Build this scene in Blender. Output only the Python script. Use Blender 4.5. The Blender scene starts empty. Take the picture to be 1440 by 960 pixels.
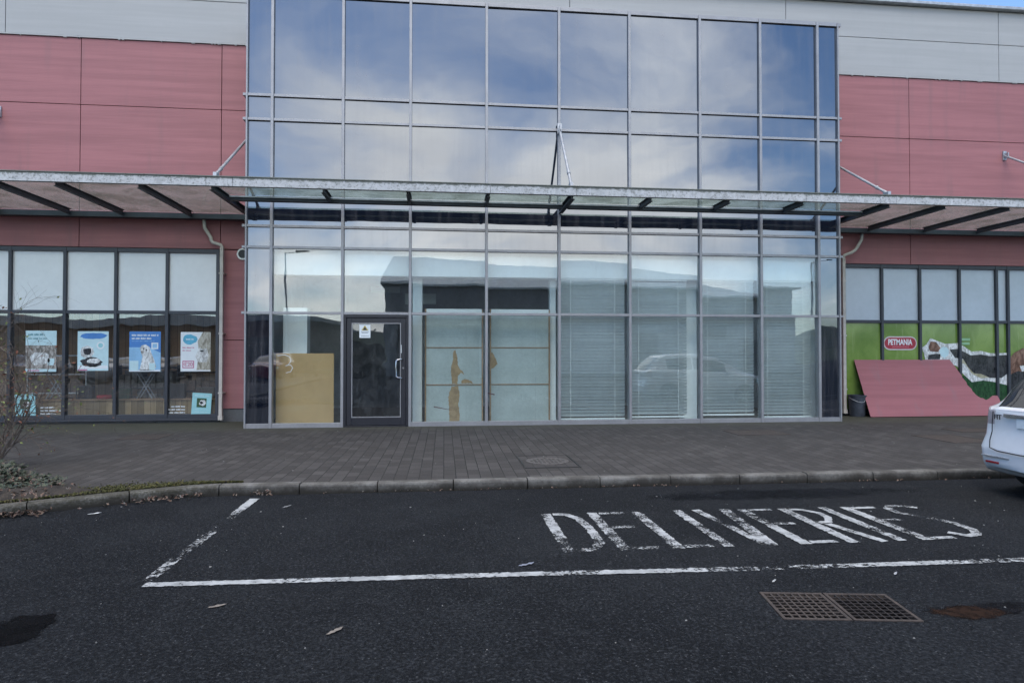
import bpy, bmesh, math, random
import numpy as np
from mathutils import Vector, Matrix, Quaternion

random.seed(7)
R = math.radians
scene = bpy.context.scene
col = scene.collection

# ------------------------------------------------------------------ camera
cam_d = bpy.data.cameras.new('camera')
cam = bpy.data.objects.new('camera', cam_d)
col.objects.link(cam)
cam_d.sensor_fit = 'HORIZONTAL'
cam_d.sensor_width = 36.0
cam_d.lens = 900.0 / 1440.0 * 36.0
cam_d.clip_start = 0.05
cam_d.clip_end = 6000
cam.location = (0, -13.238, 1.5)
cam.rotation_euler = (R(90 + 1.0185), 0, -R(6.069))
scene.camera = cam

# ------------------------------------------------------------------ world
SUN_EL, SUN_AZ = 52.0, 200.0          # azimuth measured clockwise from +Y
world = bpy.data.worlds.new('World')
scene.world = world
world.use_nodes = True
wt = world.node_tree
for n in list(wt.nodes):
    wt.nodes.remove(n)
def wn(t, **kw):
    n = wt.nodes.new(t)
    for k, v in kw.items():
        setattr(n, k, v)
    return n
w_out = wn('ShaderNodeOutputWorld')
w_bg = wn('ShaderNodeBackground')
w_bg.inputs['Strength'].default_value = 0.14
sky = wn('ShaderNodeTexSky', sky_type='NISHITA', sun_disc=False)
sky.sun_elevation = R(SUN_EL)
sky.sun_rotation = R(SUN_AZ)
sky.air_density = 1.0
sky.dust_density = 0.6
sky.ozone_density = 1.5
tc = wn('ShaderNodeTexCoord')
sep = wn('ShaderNodeSeparateXYZ')
wt.links.new(tc.outputs['Generated'], sep.inputs[0])
def wmath(op, a, b=None, c=None):
    n = wn('ShaderNodeMath', operation=op)
    for i, v in enumerate((a, b, c)):
        if v is None:
            continue
        if isinstance(v, (int, float)):
            n.inputs[i].default_value = v
        else:
            wt.links.new(v, n.inputs[i])
    return n.outputs[0]
zz = wmath('ADD', wmath('ABSOLUTE', sep.outputs['Z']), 0.32)
px = wmath('DIVIDE', sep.outputs['X'], zz)
py = wmath('DIVIDE', sep.outputs['Y'], zz)
cmb = wn('ShaderNodeCombineXYZ')
wt.links.new(px, cmb.inputs[0]); wt.links.new(py, cmb.inputs[1])
nz = wn('ShaderNodeTexNoise')
nz.inputs['Scale'].default_value = 1.9
nz.inputs['Detail'].default_value = 7
nz.inputs['Roughness'].default_value = 0.5
nz.inputs['Distortion'].default_value = 0.5
mp = wn('ShaderNodeMapping')
mp.inputs['Location'].default_value = (1.4, 2.2, 0.0)
wt.links.new(cmb.outputs[0], mp.inputs[0])
wt.links.new(mp.outputs[0], nz.inputs['Vector'])
# a bank of brighter cloud stands in front of the shop, clearer sky to either side
bank = wmath('SUBTRACT', sep.outputs['X'], 0.10)
bank = wmath('MULTIPLY', bank, bank)
bank = wmath('MULTIPLY', bank, -1.7)
low = wmath('MULTIPLY', sep.outputs['Z'], -1.25)
dens = wmath('ADD', wmath('ADD', nz.outputs['Fac'], bank), wmath('ADD', low, 0.55))
high = wmath('MULTIPLY', wmath('MAXIMUM', wmath('SUBTRACT', sep.outputs['Z'], 0.5), 0.0), 2.0)
dens = wmath('ADD', dens, high)
haze_low = wmath('MULTIPLY', wmath('MAXIMUM', wmath('SUBTRACT', 0.24, sep.outputs['Z']), 0.0), -1.7)
dens = wmath('ADD', dens, haze_low)
mr = wn('ShaderNodeMapRange', interpolation_type='SMOOTHSTEP')
mr.inputs['From Min'].default_value = 0.32
mr.inputs['From Max'].default_value = 0.76
wt.links.new(dens, mr.inputs['Value'])
nz2 = wn('ShaderNodeTexNoise')
nz2.inputs['Scale'].default_value = 1.3
nz2.inputs['Detail'].default_value = 5
wt.links.new(mp.outputs[0], nz2.inputs['Vector'])
cr = wn('ShaderNodeValToRGB')
cr.color_ramp.elements[0].position = 0.35
cr.color_ramp.elements[0].color = (9.6, 9.5, 9.6, 1)
cr.color_ramp.elements[1].position = 0.65
cr.color_ramp.elements[1].color = (14.9, 14.5, 13.9, 1)
wt.links.new(nz2.outputs['Fac'], cr.inputs[0])
skm = wn('ShaderNodeMix', data_type='RGBA', blend_type='MULTIPLY')
skm.inputs['Factor'].default_value = 1.0
skm.inputs['B'].default_value = (.80, .92, 1.06, 1)
wt.links.new(sky.outputs[0], skm.inputs['A'])
mixw = wn('ShaderNodeMix', data_type='RGBA')
wt.links.new(mr.outputs[0], mixw.inputs['Factor'])
wt.links.new(skm.outputs['Result'], mixw.inputs['A'])
wt.links.new(cr.outputs[0], mixw.inputs['B'])
wt.links.new(mixw.outputs['Result'], w_bg.inputs['Color'])
wt.links.new(w_bg.outputs[0], w_out.inputs[0])

# ------------------------------------------------------------------ sun and exposure
sun_d = bpy.data.lights.new('sun', 'SUN')
sun_d.energy = 0.7
sun_d.angle = R(35)
sun_d.color = (1.0, 0.90, 0.76)
sun = bpy.data.objects.new('sun', sun_d)
col.objects.link(sun)
_d = Vector((math.sin(R(SUN_AZ)) * math.cos(R(SUN_EL)), math.cos(R(SUN_AZ)) * math.cos(R(SUN_EL)), math.sin(R(SUN_EL))))
sun.rotation_euler = (-_d).to_track_quat('-Z', 'Y').to_euler()
sun.location = _d * 60
scene.view_settings.view_transform = 'Standard'
scene.view_settings.look = 'None'
scene.view_settings.gamma = 1
scene.view_settings.exposure = 0.95
scene.view_settings.use_curve_mapping = False
scene.render.engine = 'CYCLES'
scene.cycles.use_denoising = True
scene.cycles.max_bounces = 10
scene.cycles.diffuse_bounces = 4
scene.cycles.glossy_bounces = 5
scene.cycles.transmission_bounces = 6
scene.cycles.transparent_max_bounces = 16
scene.cycles.caustics_reflective = False
scene.cycles.caustics_refractive = False
scene.cycles.sample_clamp_indirect = 6

# ------------------------------------------------------------------ helpers
class MB:
    def __init__(s):
        s.v, s.f = [], []
    def add(s, vs, fs):
        o = len(s.v)
        s.v += [tuple(v) for v in vs]
        s.f += [tuple(i + o for i in f) for f in fs]
        return s
    def box(s, x0, x1, y0, y1, z0, z1, M=None):
        vs = [Vector(p) for p in ((x0, y0, z0), (x1, y0, z0), (x1, y1, z0), (x0, y1, z0), (x0, y0, z1), (x1, y0, z1), (x1, y1, z1), (x0, y1, z1))]
        if M is not None:
            vs = [M @ v for v in vs]
        return s.add(vs, [(0, 3, 2, 1), (4, 5, 6, 7), (0, 1, 5, 4), (1, 2, 6, 5), (2, 3, 7, 6), (3, 0, 4, 7)])
    def tube(s, pts, r, n=8, cap=True):
        pts = [Vector(p) for p in pts]
        rs = r if isinstance(r, (list, tuple)) else [r] * len(pts)
        vs, fs = [], []
        prev = None
        for i, p in enumerate(pts):
            d = (pts[min(i + 1, len(pts) - 1)] - pts[max(i - 1, 0)]).normalized()
            if prev is None:
                a = d.orthogonal().normalized()
            else:
                a = (prev - d * prev.dot(d)).normalized()
            prev = a
            b = d.cross(a)
            for k in range(n):
                t = 2 * math.pi * k / n
                vs.append(p + (a * math.cos(t) + b * math.sin(t)) * rs[i])
        for i in range(len(pts) - 1):
            for k in range(n):
                k2 = (k + 1) % n
                fs.append((i * n + k, i * n + k2, (i + 1) * n + k2, (i + 1) * n + k))
        if cap:
            fs.append(tuple(range(n - 1, -1, -1)))
            fs.append(tuple((len(pts) - 1) * n + k for k in range(n)))
        return s.add(vs, fs)
    def slab_xz(s, pts, y0, y1):
        """outline in x,z extruded from y0 (front) to y1"""
        n = len(pts)
        ar = sum(pts[i][0] * pts[(i + 1) % n][1] - pts[(i + 1) % n][0] * pts[i][1] for i in range(n))
        if ar < 0:
            pts = pts[::-1]
        vs = [(x, y0, z) for x, z in pts] + [(x, y1, z) for x, z in pts]
        fs = [tuple(range(n)), tuple(range(2 * n - 1, n - 1, -1))]
        for i in range(n):
            j = (i + 1) % n
            fs.append((j, i, i + n, j + n))
        return s.add(vs, fs)
    def slab_xy(s, pts, z0, z1):
        n = len(pts)
        ar = sum(pts[i][0] * pts[(i + 1) % n][1] - pts[(i + 1) % n][0] * pts[i][1] for i in range(n))
        if ar < 0:
            pts = pts[::-1]
        vs = [(x, y, z1) for x, y in pts] + [(x, y, z0) for x, y in pts]
        fs = [tuple(range(n)), tuple(range(2 * n - 1, n - 1, -1))]
        for i in range(n):
            j = (i + 1) % n
            fs.append((j, i, i + n, j + n))
        return s.add(vs, fs)
    def lathe(s, prof, c, n=24, axis='z'):
        """prof: list of (r, h)"""
        vs, fs = [], []
        for r, h in prof:
            for k in range(n):
                t = 2 * math.pi * k / n
                a, b = r * math.cos(t), r * math.sin(t)
                if axis == 'z':
                    vs.append((c[0] + a, c[1] + b, c[2] + h))
                else:
                    vs.append((c[0] + a, c[1] + h, c[2] + b))
        m = len(prof)
        for i in range(m - 1):
            for k in range(n):
                k2 = (k + 1) % n
                fs.append((i * n + k, i * n + k2, (i + 1) * n + k2, (i + 1) * n + k))
        fs.append(tuple(range(n - 1, -1, -1)))
        fs.append(tuple((m - 1) * n + k for k in range(n)))
        return s.add(vs, fs)

def obj(name, mb, mat, parent=None, smooth=False, origin=None, bevel=0, fix=True):
    v = np.array(mb.v, dtype=float)
    if parent is not None:
        p = parent
        o = Vector((0, 0, 0))
        while p is not None:
            o = o + p.location
            p = p.parent
        rel = o
        o = Vector((0, 0, 0))
        off = rel
    else:
        if origin is None:
            lo, hi = v.min(0), v.max(0)
            origin = ((lo[0] + hi[0]) / 2, (lo[1] + hi[1]) / 2, lo[2])
        off = Vector(origin)
    v = v - np.array(off)
    me = bpy.data.meshes.new(name)
    me.from_pydata(v.tolist(), [], mb.f)
    if fix:
        bm = bmesh.new(); bm.from_mesh(me)
        bmesh.ops.recalc_face_normals(bm, faces=bm.faces)
        bm.to_mesh(me); bm.free()
    if smooth:
        for p in me.polygons:
            p.use_smooth = True
    me.materials.append(mat)
    ob = bpy.data.objects.new(name, me)
    col.objects.link(ob)
    if parent is not None:
        ob.parent = parent
    else:
        ob.location = off
    if bevel:
        m = ob.modifiers.new('bevel', 'BEVEL')
        m.width = bevel; m.segments = 2; m.limit_method = 'ANGLE'
    return ob

def tag(o, label, cat, group=None):
    o['label'] = label; o['category'] = cat
    if group:
        o['group'] = group
    return o
def structure(o):
    o['kind'] = 'structure'; return o
def stuff(o, label=None, cat=None):
    o['kind'] = 'stuff'
    if label: o['label'] = label
    if cat: o['category'] = cat
    return o
def thing(name, label, cat, loc, group=None):
    e = bpy.data.objects.new(name, None)
    e.empty_display_size = 0.2
    e.location = loc
    col.objects.link(e)
    return tag(e, label, cat, group)
def copy_tree(o, parent=None):
    c = o.copy()
    col.objects.link(c)
    c.parent = parent
    for ch in list(o.children):
        copy_tree(ch, c)
    return c

# ------------------------------------------------------------------ materials
class NT:
    def __init__(s, name):
        s.m = bpy.data.materials.new(name)
        s.m.use_nodes = True
        s.t = s.m.node_tree
        s.t.nodes.clear()
        s.out = s.n('ShaderNodeOutputMaterial')
        s.geo = s.n('ShaderNodeNewGeometry')
        s.pos = s.geo.outputs['Position']
    def n(s, t, **kw):
        x = s.t.nodes.new(t)
        for k, v in kw.items():
            setattr(x, k, v)
        return x
    def l(s, a, b):
        s.t.links.new(a, b)
    def inp(s, sock, v):
        if v is None:
            return
        if isinstance(v, (int, float)):
            sock.default_value = v
        elif isinstance(v, (tuple, list)):
            sock.default_value = tuple(v) + ((1,) if len(v) == 3 and sock.type == 'RGBA' else ())
        else:
            s.l(v, sock)
    def math(s, op, a, b=None, c=None, clamp=False):
        x = s.n('ShaderNodeMath', operation=op, use_clamp=clamp)
        for i, v in enumerate((a, b, c)):
            s.inp(x.inputs[i], v)
        return x.outputs[0]
    def map(s, scale=(1, 1, 1), loc=(0, 0, 0), rot=(0, 0, 0), src=None):
        x = s.n('ShaderNodeMapping')
        s.l(src or s.pos, x.inputs[0])
        x.inputs['Scale'].default_value = scale
        x.inputs['Location'].default_value = loc
        x.inputs['Rotation'].default_value = rot
        return x.outputs[0]
    def noise(s, scale, detail=4, rough=.5, vec=None, dist=0):
        x = s.n('ShaderNodeTexNoise')
        s.l(vec or s.pos, x.inputs['Vector'])
        x.inputs['Scale'].default_value = scale
        x.inputs['Detail'].default_value = detail
        x.inputs['Roughness'].default_value = rough
        x.inputs['Distortion'].default_value = dist
        return x.outputs['Fac']
    def ramp(s, v, lo, hi, a=0., b=1.):
        x = s.n('ShaderNodeMapRange', interpolation_type='SMOOTHSTEP')
        s.inp(x.inputs['Value'], v)
        x.inputs['From Min'].default_value = lo
        x.inputs['From Max'].default_value = hi
        x.inputs['To Min'].default_value = a
        x.inputs['To Max'].default_value = b
        return x.outputs[0]
    def mix(s, f, a, b, blend='MIX'):
        x = s.n('ShaderNodeMix', data_type='RGBA', blend_type=blend)
        s.inp(x.inputs['Factor'], f); s.inp(x.inputs['A'], a); s.inp(x.inputs['B'], b)
        return x.outputs['Result']
    def bump(s, h, strength=.3, dist=.01):
        x = s.n('ShaderNodeBump')
        s.inp(x.inputs['Height'], h)
        x.inputs['Strength'].default_value = strength
        x.inputs['Distance'].default_value = dist
        return x.outputs[0]
    def pbr(s, color, rough=.6, normal=None, metal=0., spec=.5, coat=0., trans=0.):
        x = s.n('ShaderNodeBsdfPrincipled')
        s.inp(x.inputs['Base Color'], color)
        s.inp(x.inputs['Roughness'], rough)
        s.inp(x.inputs['Metallic'], metal)
        s.inp(x.inputs['Specular IOR Level'], spec)
        s.inp(x.inputs['Coat Weight'], coat)
        s.inp(x.inputs['Transmission Weight'], trans)
        if normal is not None:
            s.l(normal, x.inputs['Normal'])
        return x.outputs[0]
    def done(s, sh):
        s.l(sh, s.out.inputs[0])
        return s.m

def simple(name, c, rough=.6, var=.15, scale=6., metal=0., spec=.5, coat=0., bump=0.):
    t = NT(name)
    n1 = t.noise(scale, 5, .6)
    n2 = t.noise(scale * 7, 3, .6)
    k = t.math('ADD', t.math('MULTIPLY', n1, .65), t.math('MULTIPLY', n2, .35))
    d = tuple(max(0, x * (1 - var)) for x in c); e = tuple(min(1, x * (1 + var)) for x in c)
    cc = t.mix(t.ramp(k, .3, .7), d, e)
    nm = t.bump(n2, bump, .01) if bump else None
    return t.done(t.pbr(cc, rough, nm, metal, spec, coat))

def m_asphalt():
    t = NT('asphalt')
    fine = t.noise(150, 3, .75)
    mid = t.noise(48, 6, .78)
    big = t.noise(.5, 5, .6)
    st = t.noise(2.3, 6, .65, dist=.6)
    agg = t.n('ShaderNodeTexVoronoi'); t.l(t.pos, agg.inputs['Vector']); agg.inputs['Scale'].default_value = 62
    sp = t.ramp(agg.outputs['Distance'], .06, .5)
    rnd = t.n('ShaderNodeSeparateColor'); t.l(agg.outputs['Color'], rnd.inputs[0])
    base = t.mix(t.ramp(big, .35, .65), (0.0073, 0.0083, 0.0100), (0.0167, 0.0184, 0.0207))
    base = t.mix(t.math('MULTIPLY', t.ramp(st, .48, .75), .6), base, (0.0241, 0.0255, 0.0274))
    base = t.mix(t.math('MULTIPLY', t.ramp(st, .48, .3), .55), base, (0.0054, 0.0057, 0.0067))
    base = t.mix(t.ramp(mid, .50, .42), base, (0.0033, 0.0037, 0.0043))
    base = t.mix(t.math('MULTIPLY', t.ramp(mid, .52, .62), .85), base, (0.0456, 0.0482, 0.0523))
    base = t.mix(t.math('MULTIPLY', t.ramp(fine, .5, .75), .4), base, (0.0435, 0.0456, 0.0489))
    chip = t.math('MULTIPLY', t.math('GREATER_THAN', rnd.outputs['Red'], .955), t.math('SUBTRACT', 1., sp))
    base = t.mix(t.math('MULTIPLY', chip, .75), base, (0.1339, 0.1339, 0.1339))
    h = t.math('ADD', t.math('MULTIPLY', fine, .5), t.math('MULTIPLY', mid, 1.0))
    h = t.math('ADD', h, t.math('MULTIPLY', sp, -.5))
    return t.done(t.pbr(base, t.ramp(mid, .3, .7, .72, .92), t.bump(h, .9, .014), spec=.15))

def m_pavers():
    t = NT('block_paving')
    v = t.map(rot=(0, 0, R(90)))
    b = t.n('ShaderNodeTexBrick')
    t.l(v, b.inputs['Vector'])
    b.inputs['Scale'].default_value = 1.0
    b.inputs['Brick Width'].default_value = .27
    b.inputs['Row Height'].default_value = .148
    b.inputs['Mortar Size'].default_value = .0052
    b.inputs['Mortar Smooth'].default_value = .25
    b.inputs['Bias'].default_value = -.1
    b.offset = .5
    b.inputs['Color1'].default_value = (.050, .045, .041, 1)
    b.inputs['Color2'].default_value = (.082, .075, .069, 1)
    b.inputs['Mortar'].default_value = (.014, .013, .012, 1)
    n1 = t.noise(1.1, 6, .6); n2 = t.noise(14, 5, .65); n3 = t.noise(110, 3, .6)
    c = t.mix(t.math('MULTIPLY', t.ramp(n1, .40, .66), .6), b.outputs['Color'], (.044, .040, .037))
    c = t.mix(t.math('MULTIPLY', t.ramp(n2, .5, .8), .35), c, (.085, .08, .075))
    c = t.mix(t.math('MULTIPLY', t.ramp(n3, .55, .8), .25), c, (.15, .145, .14))
    # algae along the foot of the wall, where the rain drips
    sp = t.n('ShaderNodeSeparateXYZ'); t.l(t.pos, sp.inputs[0])
    foot = t.ramp(t.math('ADD', sp.outputs['Y'], t.math('MULTIPLY', n2, .9)), -.55, .75)
    c = t.mix(t.math('MULTIPLY', foot, .6), c, (.075, .077, .052))
    h = t.math('ADD', t.math('MULTIPLY', b.outputs['Fac'], -1.0), t.math('MULTIPLY', n3, .18))
    h = t.math('ADD', h, t.math('MULTIPLY', n2, .25))
    return t.done(t.pbr(c, .82, t.bump(h, .7, .012), spec=.25))

def m_cladding(name, c, streak=.18, dirt=(.2, .2, .18), ribs=True, dirt_amt=.3):
    t = NT(name)
    hs = t.noise(1.0, 5, .6, vec=t.map(scale=(.35, .35, 9)))
    vs = t.noise(1.0, 5, .6, vec=t.map(scale=(3.5, 3.5, .35)))
    n = t.noise(2.2, 6, .65)
    d = tuple(x * (1 - streak) for x in c); e = tuple(min(1, x * (1 + streak)) for x in c)
    cc = t.mix(t.ramp(hs, .3, .7), d, e)
    cc = t.mix(t.math('MULTIPLY', t.ramp(vs, .52, .75), dirt_amt), cc, dirt)
    cc = t.mix(t.math('MULTIPLY', t.ramp(n, .5, .8), .25), cc, tuple(x * .8 for x in c))
    w = t.n('ShaderNodeTexWave', wave_type='BANDS', bands_direction='Z')
    t.l(t.pos, w.inputs['Vector']); w.inputs['Scale'].default_value = 9.0 if ribs else 0.0
    w.inputs['Distortion'].default_value = .4
    hgt = t.math('ADD', t.math('MULTIPLY', w.outputs['Fac'], .5 if ribs else 0), t.math('MULTIPLY', t.noise(60, 3), .5))
    return t.done(t.pbr(cc, .55, t.bump(hgt, .25, .006), spec=.35))

def m_glass(name, tint, f0, dirt=.04, wob=.012, power=5., streaky=1.0):
    """one leaf of window glass: lets light through, mirrors some of it, carries a little dust"""
    t = NT(name)
    tr = t.n('ShaderNodeBsdfTransparent'); tr.inputs[0].default_value = (*tint, 1)
    gl = t.n('ShaderNodeBsdfGlossy'); gl.inputs['Color'].default_value = (.92, .96, 1.0, 1); gl.inputs['Roughness'].default_value = 0.0
    nm = t.bump(t.noise(1.3, 2, .4), wob, .3)
    t.l(nm, gl.inputs['Normal'])
    lw = t.n('ShaderNodeLayerWeight'); lw.inputs['Blend'].default_value = .5
    f = t.math('POWER', lw.outputs['Facing'], power)
    f = t.math('ADD', f0, t.math('MULTIPLY', f, 1 - f0), clamp=True)
    m1 = t.n('ShaderNodeMixShader'); t.l(f, m1.inputs[0]); t.l(tr.outputs[0], m1.inputs[1]); t.l(gl.outputs[0], m1.inputs[2])
    df = t.n('ShaderNodeBsdfDiffuse'); df.inputs[0].default_value = (.45, .46, .44, 1)
    vs = t.noise(1.0, 5, .65, vec=t.map(scale=(16, 16, .8)))
    n2 = t.noise(3.5, 6, .7)
    d = t.math('MULTIPLY', t.math('ADD', t.math('MULTIPLY', t.ramp(vs, .45, .8), .5 * streaky), t.ramp(n2, .4, .85)), dirt)
    m2 = t.n('ShaderNodeMixShader'); t.l(d, m2.inputs[0]); t.l(m1.outputs[0], m2.inputs[1]); t.l(df.outputs[0], m2.inputs[2])
    return t.done(m2.outputs[0])

def m_spandrel(name, c, f0, dirt=.08, wob=.02):
    """opaque back-painted mirror glass"""
    t = NT(name)
    gl = t.n('ShaderNodeBsdfGlossy'); gl.inputs['Color'].default_value = (.88, .94, 1.0, 1)
    t.l(t.ramp(t.noise(4, 4), .3, .8, .0, .03), gl.inputs['Roughness'])
    t.l(t.bump(t.noise(.9, 2, .4), wob, .3), gl.inputs['Normal'])
    vs = t.noise(1.0, 6, .65, vec=t.map(scale=(7, 7, .5)))
    hs = t.noise(1.0, 5, .6, vec=t.map(scale=(.4, .4, 7)))
    dd = t.math('MULTIPLY', t.math('ADD', t.ramp(vs, .42, .8), t.math('MULTIPLY', t.ramp(hs, .5, .8), .6)), dirt * 2.2)
    cc = t.mix(dd, c, (.42, .40, .40))
    df = t.n('ShaderNodeBsdfDiffuse'); t.l(cc, df.inputs[0])
    lw = t.n('ShaderNodeLayerWeight'); lw.inputs['Blend'].default_value = .5
    f = t.math('ADD', f0, t.math('MULTIPLY', t.math('POWER', lw.outputs['Facing'], 4.), 1 - f0), clamp=True)
    f = t.math('MULTIPLY', f, t.math('SUBTRACT', 1., dd))
    m = t.n('ShaderNodeMixShader'); t.l(f, m.inputs[0]); t.l(df.outputs[0], m.inputs[1]); t.l(gl.outputs[0], m.inputs[2])
    return t.done(m.outputs[0])

def m_canopy_glass():
    t = NT('dirty_roof_glass')
    tr = t.n('ShaderNodeBsdfTransparent'); tr.inputs[0].default_value = (.84, .91, .88, 1)
    n1 = t.noise(1.6, 6, .65, dist=.5); n2 = t.noise(22, 5, .7)
    k = t.math('ADD', t.math('MULTIPLY', n1, .6), t.math('MULTIPLY', n2, .5))
    c = t.mix(t.ramp(k, .46, .64), (.60, .61, .57), (.22, .24, .19))
    df = t.n('ShaderNodeBsdfDiffuse'); t.l(c, df.inputs[0])
    tl = t.n('ShaderNodeBsdfTranslucent'); t.l(c, tl.inputs[0])
    a = t.n('ShaderNodeMixShader'); a.inputs[0].default_value = .5; t.l(df.outputs[0], a.inputs[1]); t.l(tl.outputs[0], a.inputs[2])
    m = t.n('ShaderNodeMixShader'); t.l(t.ramp(k, .40, .75, .14, .50), m.inputs[0]); t.l(tr.outputs[0], m.inputs[1]); t.l(a.outputs[0], m.inputs[2])
    gl = t.n('ShaderNodeBsdfGlossy'); gl.inputs['Roughness'].default_value = .05
    m2 = t.n('ShaderNodeMixShader'); m2.inputs[0].default_value = .07; t.l(m.outputs[0], m2.inputs[1]); t.l(gl.outputs[0], m2.inputs[2])
    return t.done(m2.outputs[0])

def m_lichen_metal():
    t = NT('lichened_fascia_metal')
    n1 = t.noise(5, 6, .7, dist=.4); n2 = t.noise(26, 6, .72)
    vs = t.noise(1., 5, .6, vec=t.map(scale=(11, 11, 2)))
    c = t.mix(t.ramp(n1, .35, .7), (.44, .45, .445), (.60, .605, .60))
    c = t.mix(t.math('MULTIPLY', t.ramp(n2, .50, .64), .8), c, (.15, .155, .14))
    c = t.mix(t.math('MULTIPLY', t.ramp(n1, .52, .66), .55), c, (.20, .205, .19))
    c = t.mix(t.math('MULTIPLY', t.ramp(vs, .5, .75), .5), c, (.64, .64, .63))
    sp = t.n('ShaderNodeSeparateXYZ'); t.l(t.pos, sp.inputs[0])
    top = t.ramp(t.math('ADD', sp.outputs['Z'], t.math('MULTIPLY', t.noise(9, 6, .75), .16)), 4.655, 4.69)
    c = t.mix(t.math('MULTIPLY', top, .8), c, (.09, .10, .075))
    return t.done(t.pbr(c, .7, t.bump(n2, .4, .01), spec=.3))

def m_paint(name, wear=.5, worn_fine=55., end=False):
    """road paint that has chipped off the stones: gaps let the asphalt show"""
    t = NT(name)
    big = t.noise(1.7, 3, .5, vec=t.map(loc=(4.3, 1.2, 0)))
    mid = t.noise(9, 5, .65)
    fine = t.noise(worn_fine, 5, .75)
    k = t.math('ADD', t.math('MULTIPLY', big, .65), t.math('ADD', t.math('MULTIPLY', mid, .45), t.math('MULTIPLY', fine, .8)))
    if end:                       # the short end line has been driven over most
        sp = t.n('ShaderNodeSeparateXYZ'); t.l(t.pos, sp.inputs[0])
        e = t.math('MULTIPLY', t.ramp(sp.outputs['X'], -1.75, -1.98), t.math('MULTIPLY', t.ramp(sp.outputs['Y'], -6.2, -6.6), t.ramp(sp.outputs['Y'], -8.52, -8.40)))
        k = t.math('SUBTRACT', k, t.math('MULTIPLY', e, .07))
        c0 = t.math('MULTIPLY', t.ramp(sp.outputs['X'], -.9, -1.6), t.ramp(sp.outputs['Y'], -8.48, -8.52))
        k = t.math('ADD', k, t.math('MULTIPLY', c0, .16))
    a = t.ramp(k, .80 + (wear - .5), .90 + (wear - .5))
    c = t.mix(t.ramp(mid, .3, .7), (.24, .245, .24), (.44, .445, .435))
    sh = t.pbr(c, .75, t.bump(fine, .5, .006), spec=.3)
    tr = t.n('ShaderNodeBsdfTransparent')
    m = t.n('ShaderNodeMixShader'); t.l(a, m.inputs[0]); t.l(tr.outputs[0], m.inputs[1]); t.l(sh, m.inputs[2])
    return t.done(m.outputs[0])

def m_stain(name, c, amt=.8, scale=6., rough=.9, hard=0.):
    t = NT(name)
    oc = t.n('ShaderNodeTexCoord')
    g = t.n('ShaderNodeVectorMath', operation='LENGTH'); t.l(t.map(src=oc.outputs['Generated'], loc=(-1, -1, 0), scale=(2, 2, 0)), g.inputs[0])
    k = t.math('ADD', g.outputs['Value'], t.math('MULTIPLY', t.math('SUBTRACT', t.noise(scale, 5, .65), .5), 1.3))
    a = t.ramp(k, .45 + hard, .95 - hard, amt, 0.)
    cc = t.mix(t.ramp(t.noise(scale * 1.7, 5, .6), .35, .65), c, tuple(x * .35 for x in c))
    sh = t.pbr(cc, rough, t.bump(t.noise(120, 3), .5, .01), spec=.08)
    tr = t.n('ShaderNodeBsdfTransparent')
    m = t.n('ShaderNodeMixShader'); t.l(a, m.inputs[0]); t.l(tr.outputs[0], m.inputs[1]); t.l(sh, m.inputs[2])
    return t.done(m.outputs[0])

def m_planks(name, c1, c2, w=.12, axis='x'):
    t = NT(name)
    sp = t.n('ShaderNodeSeparateXYZ'); t.l(t.pos, sp.inputs[0])
    k = t.math('DIVIDE', sp.outputs['X'], w)
    fl = t.math('FLOOR', k); fr = t.math('FRACT', k)
    wn_ = t.n('ShaderNodeTexWhiteNoise', noise_dimensions='1D'); t.l(fl, wn_.inputs['W'])
    grain = t.noise(1., 6, .65, vec=t.map(scale=(30, 30, 1.6)), dist=.6)
    f = t.math('ADD', t.math('MULTIPLY', wn_.outputs['Value'], .6), t.math('MULTIPLY', grain, .5))
    c = t.mix(t.ramp(f, .2, .9), c1, c2)
    gap = t.math('LESS_THAN', fr, .05)
    c = t.mix(t.math('MULTIPLY', gap, .8), c, (.01, .008, .006))
    return t.done(t.pbr(c, .6))

def m_chipboard():
    t = NT('chipboard')
    n1 = t.noise(90, 4, .7); n2 = t.noise(2, 5, .6); n3 = t.noise(1., 4, .6, vec=t.map(scale=(1.2, 1.2, 8)))
    c = t.mix(t.ramp(n1, .3, .7), (.52, .32, .145), (.72, .48, .235))
    c = t.mix(t.math('MULTIPLY', t.ramp(n2, .45, .75), .35), c, (.42, .27, .12))
    c = t.mix(t.math('MULTIPLY', t.ramp(n3, .5, .75), .3), c, (.60, .44, .25))
    return t.done(t.pbr(c, .8))

def m_vinyl():
    t = NT('green_window_vinyl')
    n1 = t.noise(.9, 4, .5, dist=.8); n2 = t.noise(7, 5, .6)
    st = t.noise(1., 4, .6, vec=t.map(scale=(9, 9, 1.2), rot=(0, .35, 0)))
    c = t.mix(t.ramp(n1, .3, .7), (.12, .21, .035), (.23, .34, .085))
    c = t.mix(t.math('MULTIPLY', t.ramp(n2, .5, .75), .35), c, (.09, .18, .035))
    c = t.mix(t.math('MULTIPLY', t.ramp(st, .55, .75), .35), c, (.34, .44, .18))
    return t.done(t.pbr(c, .12, spec=.8))

def m_fur(name, a, b, scale=14):
    t = NT(name)
    n = t.noise(1., 6, .7, vec=t.map(scale=(scale, scale, scale * .45)), dist=.7)
    return t.done(t.pbr(t.mix(t.ramp(n, .38, .62), a, b), .15, spec=.7))

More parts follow.
